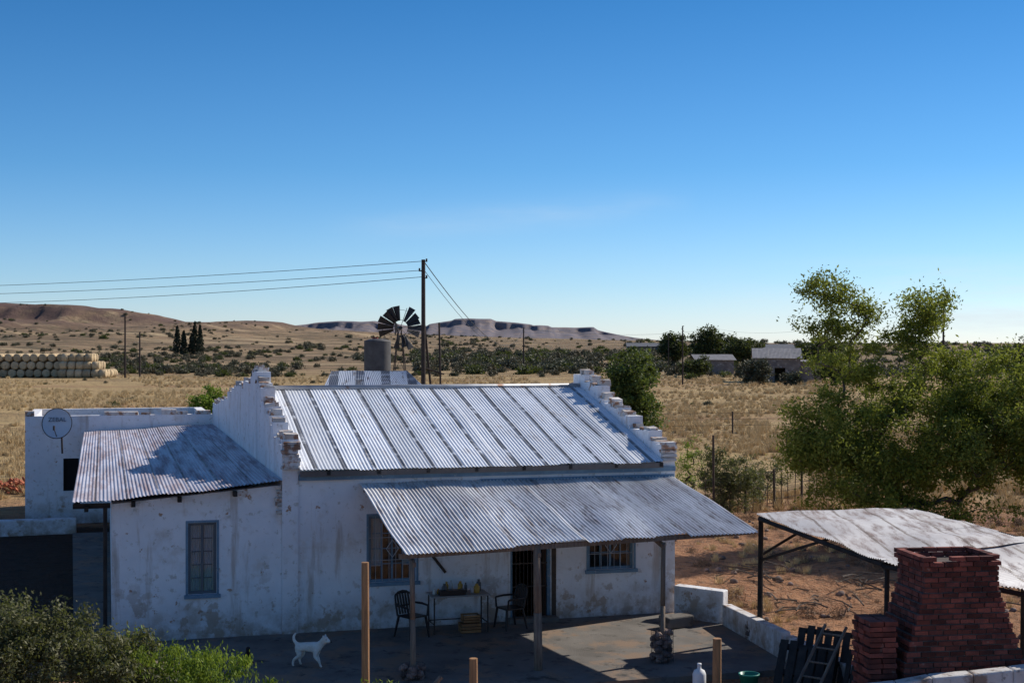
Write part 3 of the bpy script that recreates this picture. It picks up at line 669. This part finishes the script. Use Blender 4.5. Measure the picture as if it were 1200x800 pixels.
mb.build('tail_vane',STEEL,WM)
POLE=mk('creosote_pole',(.06,.045,.038),(.04,.03,.028),4,.9)
def upole(x,y,zt,r=.1,arm=True,name='utility_pole'):
    z0=hz(x,y)-.3; mb=MB(); mb.cyl((x,y,z0),(x,y,zt),r,r*.75,10)
    if arm:
        for k,dz in enumerate((.1,.5,.8)): mb.cyl((x-.02,y-.02,zt-dz),(x+(-.16 if k%2 else .14),y-.05,zt-dz+.03),.02,n=6); mb.cyl((x+(-.16 if k%2 else .14),y-.05,zt-dz+.0),(x+(-.16 if k%2 else .14),y-.05,zt-dz+.14),.035,n=8)
    mb.build(name,POLE)
upole(-3.74,60,9.45,.11)
mb=MB(); mb.cyl((-3.1,61.5,0),(-3.72,60.05,6.9),.05); mb.cyl((-2.95,60.5,0),(-3.1,60.5,6.8),.045,.04); mb.cyl((-3.74,60.2,4.9),(-2.9,60.6,4.6),.03); mb.build('pole_brace',POLE)
upole(-56,92,9.3); upole(2.2,270,8.6,.16); upole(45.5,150,9.7,.13); upole(24,200,8.2,.12); upole(60,420,10,.2); upole(-64.2,236,10.1,.17); upole(-61.5,235,7.6,.15); upole(33,300,7.5,.12,False)
def wire(mb,p,q,sag,r,n=24):
    p=Vector(p);q=Vector(q);pts=[p.lerp(q,i/n)-Vector((0,0,sag*4*(i/n)*(1-i/n))) for i in range(n+1)]
    for i in range(n): mb.cyl(pts[i],pts[i+1],r,r,4,cap=False)
mb=MB()
for z,s in((9.38,.5),(9.0,.55),(8.72,.75)): wire(mb,(-3.8,60,z),(-56,92,z+.05),s,.014)
wire(mb,(-3.7,60,9.35),(2.2,270,8.5),3.4,.02,60); wire(mb,(-3.7,60,9.0),(2.2,270,8.3),3.6,.012,60)
wire(mb,(2.2,270,8.4),(60,420,9.9),1.5,.03); wire(mb,(45.5,150,9.6),(60,420,9.9),2,.02)
mb.build('power_lines',WIREM)
# ---------------------------------------------------------------- hay bales
HAY=mk('hay',(.56,.43,.27),(.42,.31,.18),3,.95,bump=.8,bscale=12,island=.45,bdist=.1)
mb=MB(); random.seed(31); by=238; r=.70
def bale(mb,c,ax,l=1.2):
    d=Vector(ax)*l/2; c=Vector(c); e=d.normalized()*.1
    mb.tube([c-d,c-d+e,c+d-e,c+d],[r*.84,r,r,r*.84],16)
for row in range(3):
    for i in range(13-row if row else 14):
        for dep in range(3):
            bale(mb,(-86.5+i*1.46+row*.73*.6+random.uniform(-.05,.05),by+dep*1.32+random.uniform(-.2,.2),r+row*1.3),(random.uniform(-.06,.06),1,0))
for row in range(3):
    for i in range(6-row):
        for dep in range(3): bale(mb,(-74.2+i*1.33+random.uniform(-.1,.1),by-1.5-(dep-1)*1.35+row*.5,r+row*1.3),(1,random.uniform(-.05,.05),0))
mb.build('hay_bale_stack',HAY,smooth=True)
# ---------------------------------------------------------------- farm buildings far right
FB=empty('stone_farm_building',(39.6,213,-.2),R(-8)); FB.scale=(1.3,1.4,1.05)
SW=mk('stone_wall',(.26,.21,.18),(.16,.13,.12),1.5,.9,patches=[((.4,.36,.33),2,.55,.65)])
mb=MB(); wall(mb,-2.6,2.6,-.3,lambda x:3.6,-2,.3,[(-1.9,-1.2,1.2,2.2),(-.3,.9,0,2.2)]); mb.box(-2.6,-2.3,-1.7,3,-.3,3.6);mb.box(2.3,2.6,-1.7,3,-.3,3.6); mb.box(-2.3,2.3,2.7,3,-.3,3.6)
mb.add([(-2.6,-2,3.6),(-2.6,3,3.6),(-2.6,.5,4.9)],[(0,1,2)]);mb.add([(2.6,-2,3.6),(2.6,3,3.6),(2.6,.5,4.9)],[(0,1,2)]); mb.build('walls',SW,FB)
GR=mk('grey_roof',(.25,.24,.25),(.17,.165,.17),2,.7)
corrugated('roof',(-2.8,.5,4.95),(2.8,.5,4.95),(2.8,-2.3,3.55),(-2.8,-2.3,3.55),GR,FB,seed=20,rows=2,pitch=.15)
corrugated('roof_rear',(-2.8,.5,4.95),(2.8,.5,4.95),(2.8,3.3,3.55),(-2.8,3.3,3.55),GR,FB,seed=21,rows=2,pitch=.15)
mb=MB(); mb.box(2.62,5.0,-1.5,2.5,-.3,2.9); mb.build('lean_to',SW,FB)
corrugated('lean_to_roof',(2.65,2.6,3.3),(5.3,2.6,3.1),(5.3,-1.8,2.9),(2.65,-1.8,3.1),GR,FB,seed=22,rows=2,pitch=.15)
F2=empty('farm_shed',(38.6,265,.0),R(5)); F2.scale=(1.4,1.4,1)
mb=MB(); mb.box(-3.5,1.5,-2,2,-.8,2.6); mb.build('walls',SW,F2); corrugated('roof',(-3.8,0,3.6),(1.8,0,3.6),(1.8,-2.3,2.6),(-3.8,-2.3,2.6),GR,F2,seed=23,rows=2,pitch=.2); corrugated('roof_rear',(-3.8,0,3.6),(1.8,0,3.6),(1.8,2.3,2.6),(-3.8,2.3,2.6),GR,F2,seed=24,rows=2,pitch=.2)
mb=MB(); 
for (x,y,w,h) in((48,590,20,3.6),(99,560,12,4)): 
    z=hz(x,y)-.5; mb.box(x,x+w,y,y+8,z-1,z+h*.6); mb.add([(x-.5,y-1,z+h*.6),(x+w+.5,y-1,z+h*.6),(x+w+.5,y+4,z+h),(x-.5,y+4,z+h)],[(0,1,2,3)],1); mb.add([(x-.5,y+9,z+h*.6),(x+w+.5,y+9,z+h*.6),(x+w+.5,y+4,z+h),(x-.5,y+4,z+h)],[(3,2,1,0)],1)
mb.build('distant_sheds',[mk('far_wall',(.13,.13,.14),None,1,.9),mk('far_roof',(.15,.155,.17),None,1,.7)])
# ---------------------------------------------------------------- fence
mb=MB(); random.seed(40); pts=[(5.4,47),(6.9,48.6),(8.2,50),(9.5,51.5),(10.8,53),(12.3,54.8),(13.8,56.5),(15.5,58.5),(17.5,61)]
pp=[]
for i,(x,y) in enumerate(pts):
    h=1.45+random.uniform(-.1,.2); h=2.8 if i in(1,) else h; lx=random.uniform(-.06,.06); mb.cyl((x,y,-.3),(x+lx,y,h),.05,.04,7); pp.append(Vector((x+lx*.7,y,0)))
for i in range(len(pp)-1):
    for k in (1,2,3): q=pp[i].lerp(pp[i+1],k/4); mb.cyl((q.x,q.y,0),(q.x+random.uniform(-.05,.05),q.y,1.3),.015,n=5)
    for z in(.3,.55,.8,1.05,1.3): mb.cyl(pp[i]+Vector((0,0,z)),pp[i+1]+Vector((0,0,z)),.008,n=4,cap=False)
mb.build('wire_fence',STEEL)
mb=MB(); prev=None
for i in range(14):
    x=8.5+i*6;y=92+i*1.5; mb.cyl((x,y,-.3),(x,y,1.4),.06,n=6)
    if prev: 
        for z in(.5,.9,1.3): mb.cyl((prev[0],prev[1],z),(x,y,z),.012,n=4,cap=False)
    prev=(x,y)
mb.build('wire_fence',STEEL)
# ---------------------------------------------------------------- foliage
def leafquads(P,size,rg,asp=.45,up=0):
    n=len(P); d=rg.normal(size=(n,3)); d[:,2]+=up; d/=np.linalg.norm(d,axis=1)[:,None]
    e=np.cross(d,rg.normal(size=(n,3))); e/=np.linalg.norm(e,axis=1)[:,None]
    s=size*rg.uniform(.6,1.4,n)[:,None]
    return np.stack([P-d*s,P+e*s*asp,P+d*s,P-e*s*asp],1).reshape(-1,3)
BARK=mk('bark',(.13,.10,.08),(.07,.055,.045),6,.95,bump=.6)
def tree(name,base,trunk_h,crowns,lsize,per,crad,mat,r0,seed,asp=.45,up=0,shell=.5,gap=.0,forks=1):
    rg=np.random.default_rng(seed); base=np.array(base,float); cl=[]
    for (cx,cy,cz,rx,ry,rz,n) in crowns:
        k=0
        while k<n:
            p=rg.normal(size=3); p/=np.linalg.norm(p); r=rg.random()**shell
            q=np.array([cx+p[0]*r*rx,cy+p[1]*r*ry,cz+p[2]*r*rz])
            if gap and noise.noise(tuple(q*.8+seed))< -gap: 
                k+=.25; continue
            cl.append(q);k+=1
    cl=np.array(cl)
    nodes=[];par=[]
    for f in range(forks):
        a=rg.uniform(0,6.28); off=np.array([math.cos(a),math.sin(a),0])*(.25*trunk_h if forks>1 else .05)
        nodes.append(base+off*.15); par.append(-1)
        for t in(.35,.7,1.): nodes.append(base+off*(.15+t)+np.array([rg.normal()*.05,rg.normal()*.05,trunk_h*t])*1.0); par.append(len(nodes)-2)
    order=np.argsort(np.linalg.norm(cl-(base+[0,0,trunk_h]),axis=1)); tips=[]
    for i in order:
        c=cl[i]; A=np.array(nodes); dd=np.linalg.norm(A-c,axis=1)+ .5*np.maximum(0,A[:,2]-c[2]); 
        j=int(np.argmin(dd)); mid=(A[j]+c)/2+rg.normal(size=3)*.08*dd[j]; mid[2]+=.06*dd[j]
        nodes.append(mid);par.append(j);nodes.append(c);par.append(len(nodes)-2);tips.append(len(nodes)-1)
    cnt=np.zeros(len(nodes))
    for t in tips:
        j=t
        while j>=0: cnt[j]+=1; j=par[j]
    tot=max(1,len(tips)); T=empty(name,(0,0,0)) ; mb=MB()
    rad=lambda j: max(.006,r0*(cnt[j]/tot)**.5 if cnt[j]>0 else .006)
    for j in range(len(nodes)):
        if par[j]>=0: mb.cyl(nodes[par[j]],nodes[j],min(rad(par[j]),rad(j)*1.5+.01),rad(j),6 if rad(j)>.03 else 4,cap=False)
    mb.build('trunk_and_limbs',BARK,T,smooth=True)
    P=np.repeat(cl,per,0); rr=np.repeat(crad*rg.uniform(.5,1.3,len(cl)),per)[:,None]
    P=P+rg.normal(size=P.shape)*rr*.6*np.array([1,1,.75])
    P=P[P[:,2]>base[2]+.02]
    fastmesh('leaves',leafquads(P,lsize,rg,asp,up),4,mat,T)
    return T
LA=leafmat('acacia_leaf',(.21,.235,.035),(.10,.125,.022),(.34,.35,.07),.5,.44)
LB=leafmat('dark_leaf',(.045,.06,.022),(.028,.038,.015),(.09,.10,.04),.5,.25)
LC=leafmat('olive_leaf',(.12,.12,.055),(.07,.075,.035),(.21,.20,.10),1.2)
LD=leafmat('bright_leaf',(.20,.30,.03),(.10,.17,.025),(.32,.40,.07),1.5,.4)
LS=leafmat('scrub_leaf',(.115,.105,.065),(.075,.07,.045),(.18,.155,.095),.5,.15,(.12,.11,.05))
LG=leafmat('grey_scrub_leaf',(.085,.085,.05),(.055,.058,.035),(.14,.135,.08),.5,.15,(.10,.11,.05))
tree('acacia_tree',(11.6,42.3,0),1.6,[(13.0,42,3.8,3.3,2.6,2.2,330),(9.4,41.3,2.9,1.5,1.8,1.9,120),(8.5,41.0,2.5,.8,1,1.7,36),(16.0,41.5,4.0,2.8,2.6,2.1,190),(14.4,39.8,2.6,3.2,1.4,1.6,150),(10.3,42.3,5.5,1.4,1.4,1.1,34),(12.2,42.3,6.9,.95,1.0,.75,26),(12.0,42.3,5.9,.9,1.0,.9,18),(9.35,42,7.45,.75,.8,.5,18),(9.2,42,6.5,.7,.8,.6,10),(10.5,42,7.0,.5,.5,.45,8),(11.2,40.3,1.9,2.6,1.4,1.2,110)],.057,145,.36,LA,.2,1,asp=.4,forks=3,shell=.42,gap=.16)
tree('roundleaf_tree',(5.8,70,0),1.8,[(5.8,70,3.9,1.5,1.4,1.75,130),(6.3,70,2.6,1.3,1.2,1.1,50)],.08,90,.32,leafmat('roundleaf',(.085,.13,.03),(.05,.075,.02),(.16,.20,.06),.5),.16,2,asp=.55)
tree('garden_tree',(-11.7,55,0),2.2,[(-11.7,55,3.55,.72,.7,.65,60)],.05,90,.2,LD,.08,3,asp=.6)
tree('olive_shrub',(7.6,49.5,0),.3,[(7.6,49.5,1.1,1.15,1.0,1.0,130),(7.0,49.8,1.7,.5,.5,.8,24)],.05,70,.2,LC,.05,4,asp=.35,up=.5,forks=3,shell=.6)
tree('olive_shrub',(9.3,53,0),.3,[(9.3,53,.9,1.2,1.0,.9,60)],.05,50,.22,LC,.05,14,asp=.3,forks=3)
tree('olive_shrub',(6.6,52,0),.3,[(6.6,52,1.3,.6,.6,1.3,40)],.05,50,.22,LD,.05,24,asp=.3,forks=3)
tree('garden_shrub',(-7.9,23.6,-.3),.4,[(-8.1,23.6,.9,1.35,.9,.95,150),(-6.7,23.9,.5,.8,.8,.7,70)],.036,120,.2,LC,.04,5,asp=.45,forks=4,shell=.5)
tree('green_garden_plant',(-5.6,24.3,-.3),.3,[(-5.6,24.3,.25,1.3,.7,.55,130),(-6.6,24.6,.4,.7,.6,.5,50),(-4.3,23.6,.0,.6,.4,.4,40)],.04,80,.17,LD,.02,6,asp=.3,up=1.8,forks=4)
tree('green_garden_plant',(-2.3,23.5,-.3),.1,[(-2.3,23.5,.05,.45,.3,.35,34)],.038,70,.13,LD,.02,16,asp=.3,up=1.8,forks=3)
tree('garden_shrub',(-9.3,22.6,-.3),.4,[(-9.3,22.6,.8,1.0,.9,.95,80)],.036,120,.2,LC,.04,15,asp=.45,forks=4,shell=.5)
tree('garden_shrub',(5.0,21.5,-.3),.3,[(5.0,21.5,.35,.45,.35,.45,34)],.03,90,.14,LC,.03,25,asp=.4,forks=3)
tree('dark_tree',(38,335,0),2,[(38,335,4.8,3.6,3.5,3.2,90)],.3,60,1.0,LB,.4,7)
tree('dark_tree',(45.5,330,0),2,[(45.5,330,5.6,4.2,3.5,3.8,110)],.3,60,1.0,LB,.4,8)
tree('dark_tree',(50.5,332,0),2,[(50.5,332,4.6,3.0,3,3.0,60)],.3,60,1.0,LB,.4,9)
tree('dark_tree',(47,290,0),1.5,[(47,290,4.6,4.5,3,3.0,90)],.25,60,.9,LB,.3,17)
tree('dark_tree',(50,230,0),1.5,[(50,230,4.2,4.5,3,2.6,90)],.25,60,.8,LB,.3,27)
tree('roadside_tree',(58,160,0),1.5,[(58,160,4,4.5,3,2.6,90)],.2,50,.8,LB,.3,18)
tree('roadside_tree',(34.5,199,0),.8,[(34,199,1.7,2.8,1.5,1.7,60)],.2,50,.6,LG,.2,28)
tree('roadside_tree',(44.5,196,0),.8,[(45,196,2.2,3.2,1.5,2.2,80)],.2,50,.6,LB,.2,29)
tree('roadside_tree',(31,240,0),.8,[(31,240,1.9,3.2,1.5,1.8,60)],.2,50,.6,LB,.2,30)
tree('roadside_tree',(39,196,0),.5,[(38.5,196,.9,1.6,1.2,.9,30)],.16,50,.5,LG,.15,31)
mbp=[];rg=np.random.default_rng(50)
T=empty('cypress_trees',(0,0,0)); mb=MB()
for x,y,h in((-113,480,9.5),(-110.8,480,8.0),(-107.5,482,11),(-105.5,481,9.9),(-109,484,7)):
    z0=hz(x,y); n=700; t=rg.random(n)**.8; a=rg.uniform(0,6.28,n); r=(1-t)**.6*1.45*rg.uniform(.3,1.15,n)*np.minimum(1,t*8+.3)
    mbp.append(np.stack([x+r*np.cos(a),y+r*np.sin(a),z0+t*h],1)); mb.cyl((x,y,z0-1),(x,y,z0+h*.9),.2,.03,6)
mb.build('trunks',BARK,T); fastmesh('foliage',leafquads(np.concatenate(mbp),.42,rg,.5,1.2),4,mk('cypress_green',(.04,.048,.026),None,3,.9),T)

def bushmesh(name,mat,n,seed,flat=.7,ls=.11,asp=.55,parent=None):
    rg=np.random.default_rng(seed); nc=26; c=rg.normal(size=(nc,3)); c/=np.linalg.norm(c,axis=1)[:,None]; c*=(rg.random(nc)**.5)[:,None]*.72; c[:,2]=np.abs(c[:,2])*flat+.12
    P=np.repeat(c,n//nc,0)+rg.normal(size=((n//nc)*nc,3))*.17; P[:,2]=np.abs(P[:,2])
    return fastmesh(name,leafquads(P,ls,rg,asp),4,mat,parent)
def scatter(name,pts,child_fn):
    V=[];F=[]
    for (x,y,s) in pts:
        z=hz(x,y)-.03; a=random.random()*6.28; n=len(V); q=s/math.sqrt(2)
        for k in range(4): V.append((x+q*math.cos(a+k*math.pi/2),y+q*math.sin(a+k*math.pi/2),z))
        F.append((n,n+1,n+2,n+3))
    me=bpy.data.meshes.new(name); me.from_pydata(V,[],F); o=bpy.data.objects.new(name,me); link(o)
    o.instance_type='FACES'; o.use_instance_faces_scale=True; o.show_instancer_for_render=False; o.show_instancer_for_viewport=False
    c=child_fn(); c.parent=o
random.seed(60)
def inview(y,m=1.12): return random.uniform(-.42,.42)*y*m
sets=[[],[],[]]
for i in range(4200):
    y=240*math.exp(random.random()*math.log(1080/240)); x=inview(y); 
    if noise.noise((x*.012,y*.006,1))<-.02 and random.random()<.75: continue
    if x<-55 and y<252: continue
    s=random.uniform(.4,1.35)*(1+.35*(y>350))*(1.5 if random.random()<.12 else 1); sets[random.choice((0,0,1,2))].append((x,y,s))
for i in range(60):
    y=random.uniform(80,240); x=inview(y)
    if x<-55 and y>225: continue
    if random.random()<.7: sets[i%3].append((x,y,random.uniform(.3,.9)))
for i in range(230):
    y=random.uniform(260,560); x=random.uniform(-.07,.10)*y; sets[random.choice((0,1,1,2))].append((x,y,random.uniform(1.0,3.0)))
for i in range(100):
    y=random.uniform(200,420); x=random.uniform(.10,.42)*y; sets[i%3].append((x,y,random.uniform(.9,2.4)))
for i in range(75):
    y=random.uniform(262,330); x=random.uniform(-.27,-.15)*y; sets[i%3].append((x,y,random.uniform(.8,2.1)))
for i in range(140):
    y=random.uniform(500,1400); x=random.uniform(.08,.45)*y; sets[i%3].append((x,y,random.uniform(2.5,4.5)))
for k in range(3): scatter('scrub_bushes',sets[k],lambda k=k:bushmesh('bush_clump',(LS,LG,LB)[k],420,70+k))
random.seed(77)
db=[]
for i in range(260):
    y=random.uniform(31,50); x=random.uniform(5.0,17)
    if noise.noise((x*.4,y*.4,8))<-.05: continue
    db.append((x,y,random.uniform(.15,.55)))
scatter('dead_brush',db,lambda:bushmesh('brush_clump',mk('dead_twigs',(.20,.13,.085),(.11,.075,.05),.5,.95,island=.8),300,91,flat=.45,ls=.16,asp=.07))
mb=MB(); random.seed(78)
for i in range(150):
    x=random.uniform(4.9,15);y=random.uniform(29.5,48); r=random.uniform(.03,.10); mb.stone((x,y,hz(x,y)+r*.3),r)
mb.build('loose_stones',STONE,smooth=True)
mb=MB()
for (x,y) in ((7.0,33.5),(8.9,35.5),(10.5,34.0),(6.3,36.5),(12.5,36)):
    for i in range(16):
        a=random.uniform(0,6.28);l=random.uniform(.4,1.3); c=Vector((x+random.gauss(0,.5),y+random.gauss(0,.5),hz(x,y)+.08+random.random()*.25)); d=Vector((math.cos(a),math.sin(a),random.uniform(-.15,.2)))*l/2
        mb.tube([c-d,c+Vector((random.gauss(0,.06),random.gauss(0,.06),.04)),c+d],[.022,.016,.007],5)
mb.build('fallen_branches',BARK)
STRAW=mk('straw',(.66,.50,.27),(.50,.36,.19),.3,.9,island=.5)
def tuft(seed):
    rg=np.random.default_rng(seed); n=70; a=rg.uniform(0,6.28,n); r=rg.random(n)*.28; h=rg.uniform(.25,.6,n); l=rg.normal(size=(n,2))*.16
    b=np.stack([r*np.cos(a),r*np.sin(a),0*r],1); t=b+np.stack([l[:,0],l[:,1],h],1); w=np.stack([-np.sin(a),np.cos(a),0*a],1)*.018
    return fastmesh('grass_tuft',np.stack([b-w,b+w,t],1).reshape(-1,3),3,STRAW)
pts=[]
for i in range(19000):
    y=50*math.exp(random.random()**.8*math.log(250/50)); x=inview(y)
    if noise.noise((x*.06,y*.03,4))<-.15: continue
    a=(x-OX)*CT+(y-OY)*ST; b=-(x-OX)*ST+(y-OY)*CT
    if -7<a<9.5 and -6<b<27: continue
    pts.append((x,y,random.uniform(.35,1.1)*(1+.6*noise.noise((x*.15,y*.1,11)))))
for i in range(520):
    y=random.uniform(31,50); x=random.uniform(5.2,17)
    if noise.noise((x*.3,y*.3,4))<0.0: continue
    pts.append((x,y,random.uniform(.2,.55)))
scatter('dry_grass',pts,lambda:tuft(80))
# ---------------------------------------------------------------- sky, sun, camera
EL,AZ=R(37),R(32)
w=bpy.data.worlds.new('World'); S.world=w; w.use_nodes=True; N=NT(w.node_tree); bg=w.node_tree.nodes['Background']
sky=N.n('ShaderNodeTexSky',sky_type='NISHITA',sun_disc=False); sky.sun_elevation=EL; sky.sun_rotation=math.pi/2-AZ; sky.altitude=900; sky.air_density=1.0; sky.dust_density=.3; sky.ozone_density=3.0
tc=N.n('ShaderNodeTexCoord').outputs['Generated']; sp=N.n('ShaderNodeSeparateXYZ',i_0=tc); x,z=sp.outputs[0],sp.outputs[2]
rp=N.n('ShaderNodeValToRGB'); N.set(rp.inputs[0],z); cr=rp.color_ramp
cr.elements[0].position=0; cr.elements[0].color=(.68,.76,.98,1); cr.elements[1].position=1; cr.elements[1].color=(.50,.60,.72,1)
for p,c in((.04,(.50,.67,.90,1)),(.12,(.28,.54,.77,1)),(.24,(.15,.43,.66,1)),(.45,(.45,.58,.72,1))):
    e=cr.elements.new(p); e.color=c
tint=N.mix(1.0,sky.outputs[0],rp.outputs[0],'MULTIPLY')
cn=N.rng(N.noise(tc,5,7,.65,stretch=(1,1,7)),.42,.64)
band=N.math('MULTIPLY',N.rng(z,.0,.01),N.rng(z,.06,.02)); right=N.rng(x,.12,.30)
c1=N.math('MULTIPLY',N.math('MULTIPLY',cn,band),N.math('MULTIPLY',right,.8))
d=N.math('DIVIDE',N.math('SUBTRACT',z,N.math('MULTIPLY_ADD',x,.075,.087)),.009)
st=N.math('EXPONENT',N.math('MULTIPLY',N.math('MULTIPLY',d,d),-1))
st=N.math('MULTIPLY',N.math('MULTIPLY',st,N.math('MULTIPLY',N.rng(x,-.14,-.06),N.rng(x,.13,.08))),N.rng(N.noise(tc,7,6,.6,stretch=(1,1,5)),.35,.65,.03,.2))
f=N.math('MAXIMUM',c1,st)
bg.inputs[1].default_value=.15
N.set(bg.inputs[0],N.mix(f,tint,(4.9,5.4,5.8)))
sl=bpy.data.lights.new('sun','SUN'); sl.energy=5.0; sl.angle=R(.53); sl.color=(1,.93,.82); so=bpy.data.objects.new('sun',sl); link(so)
sd=Vector((math.cos(AZ)*math.cos(EL),math.sin(AZ)*math.cos(EL),math.sin(EL))); so.rotation_euler=sd.to_track_quat('Z','Y').to_euler(); so.location=(30,20,40)
cam=bpy.data.cameras.new('camera'); cam.lens=50; cam.sensor_width=36; cam.clip_end=30000; co=bpy.data.objects.new('camera',cam); link(co); co.location=(0,0,6); co.rotation_euler=(R(90),0,0); S.camera=co
S.view_settings.view_transform='Standard'; S.view_settings.look='None'; S.view_settings.exposure=0
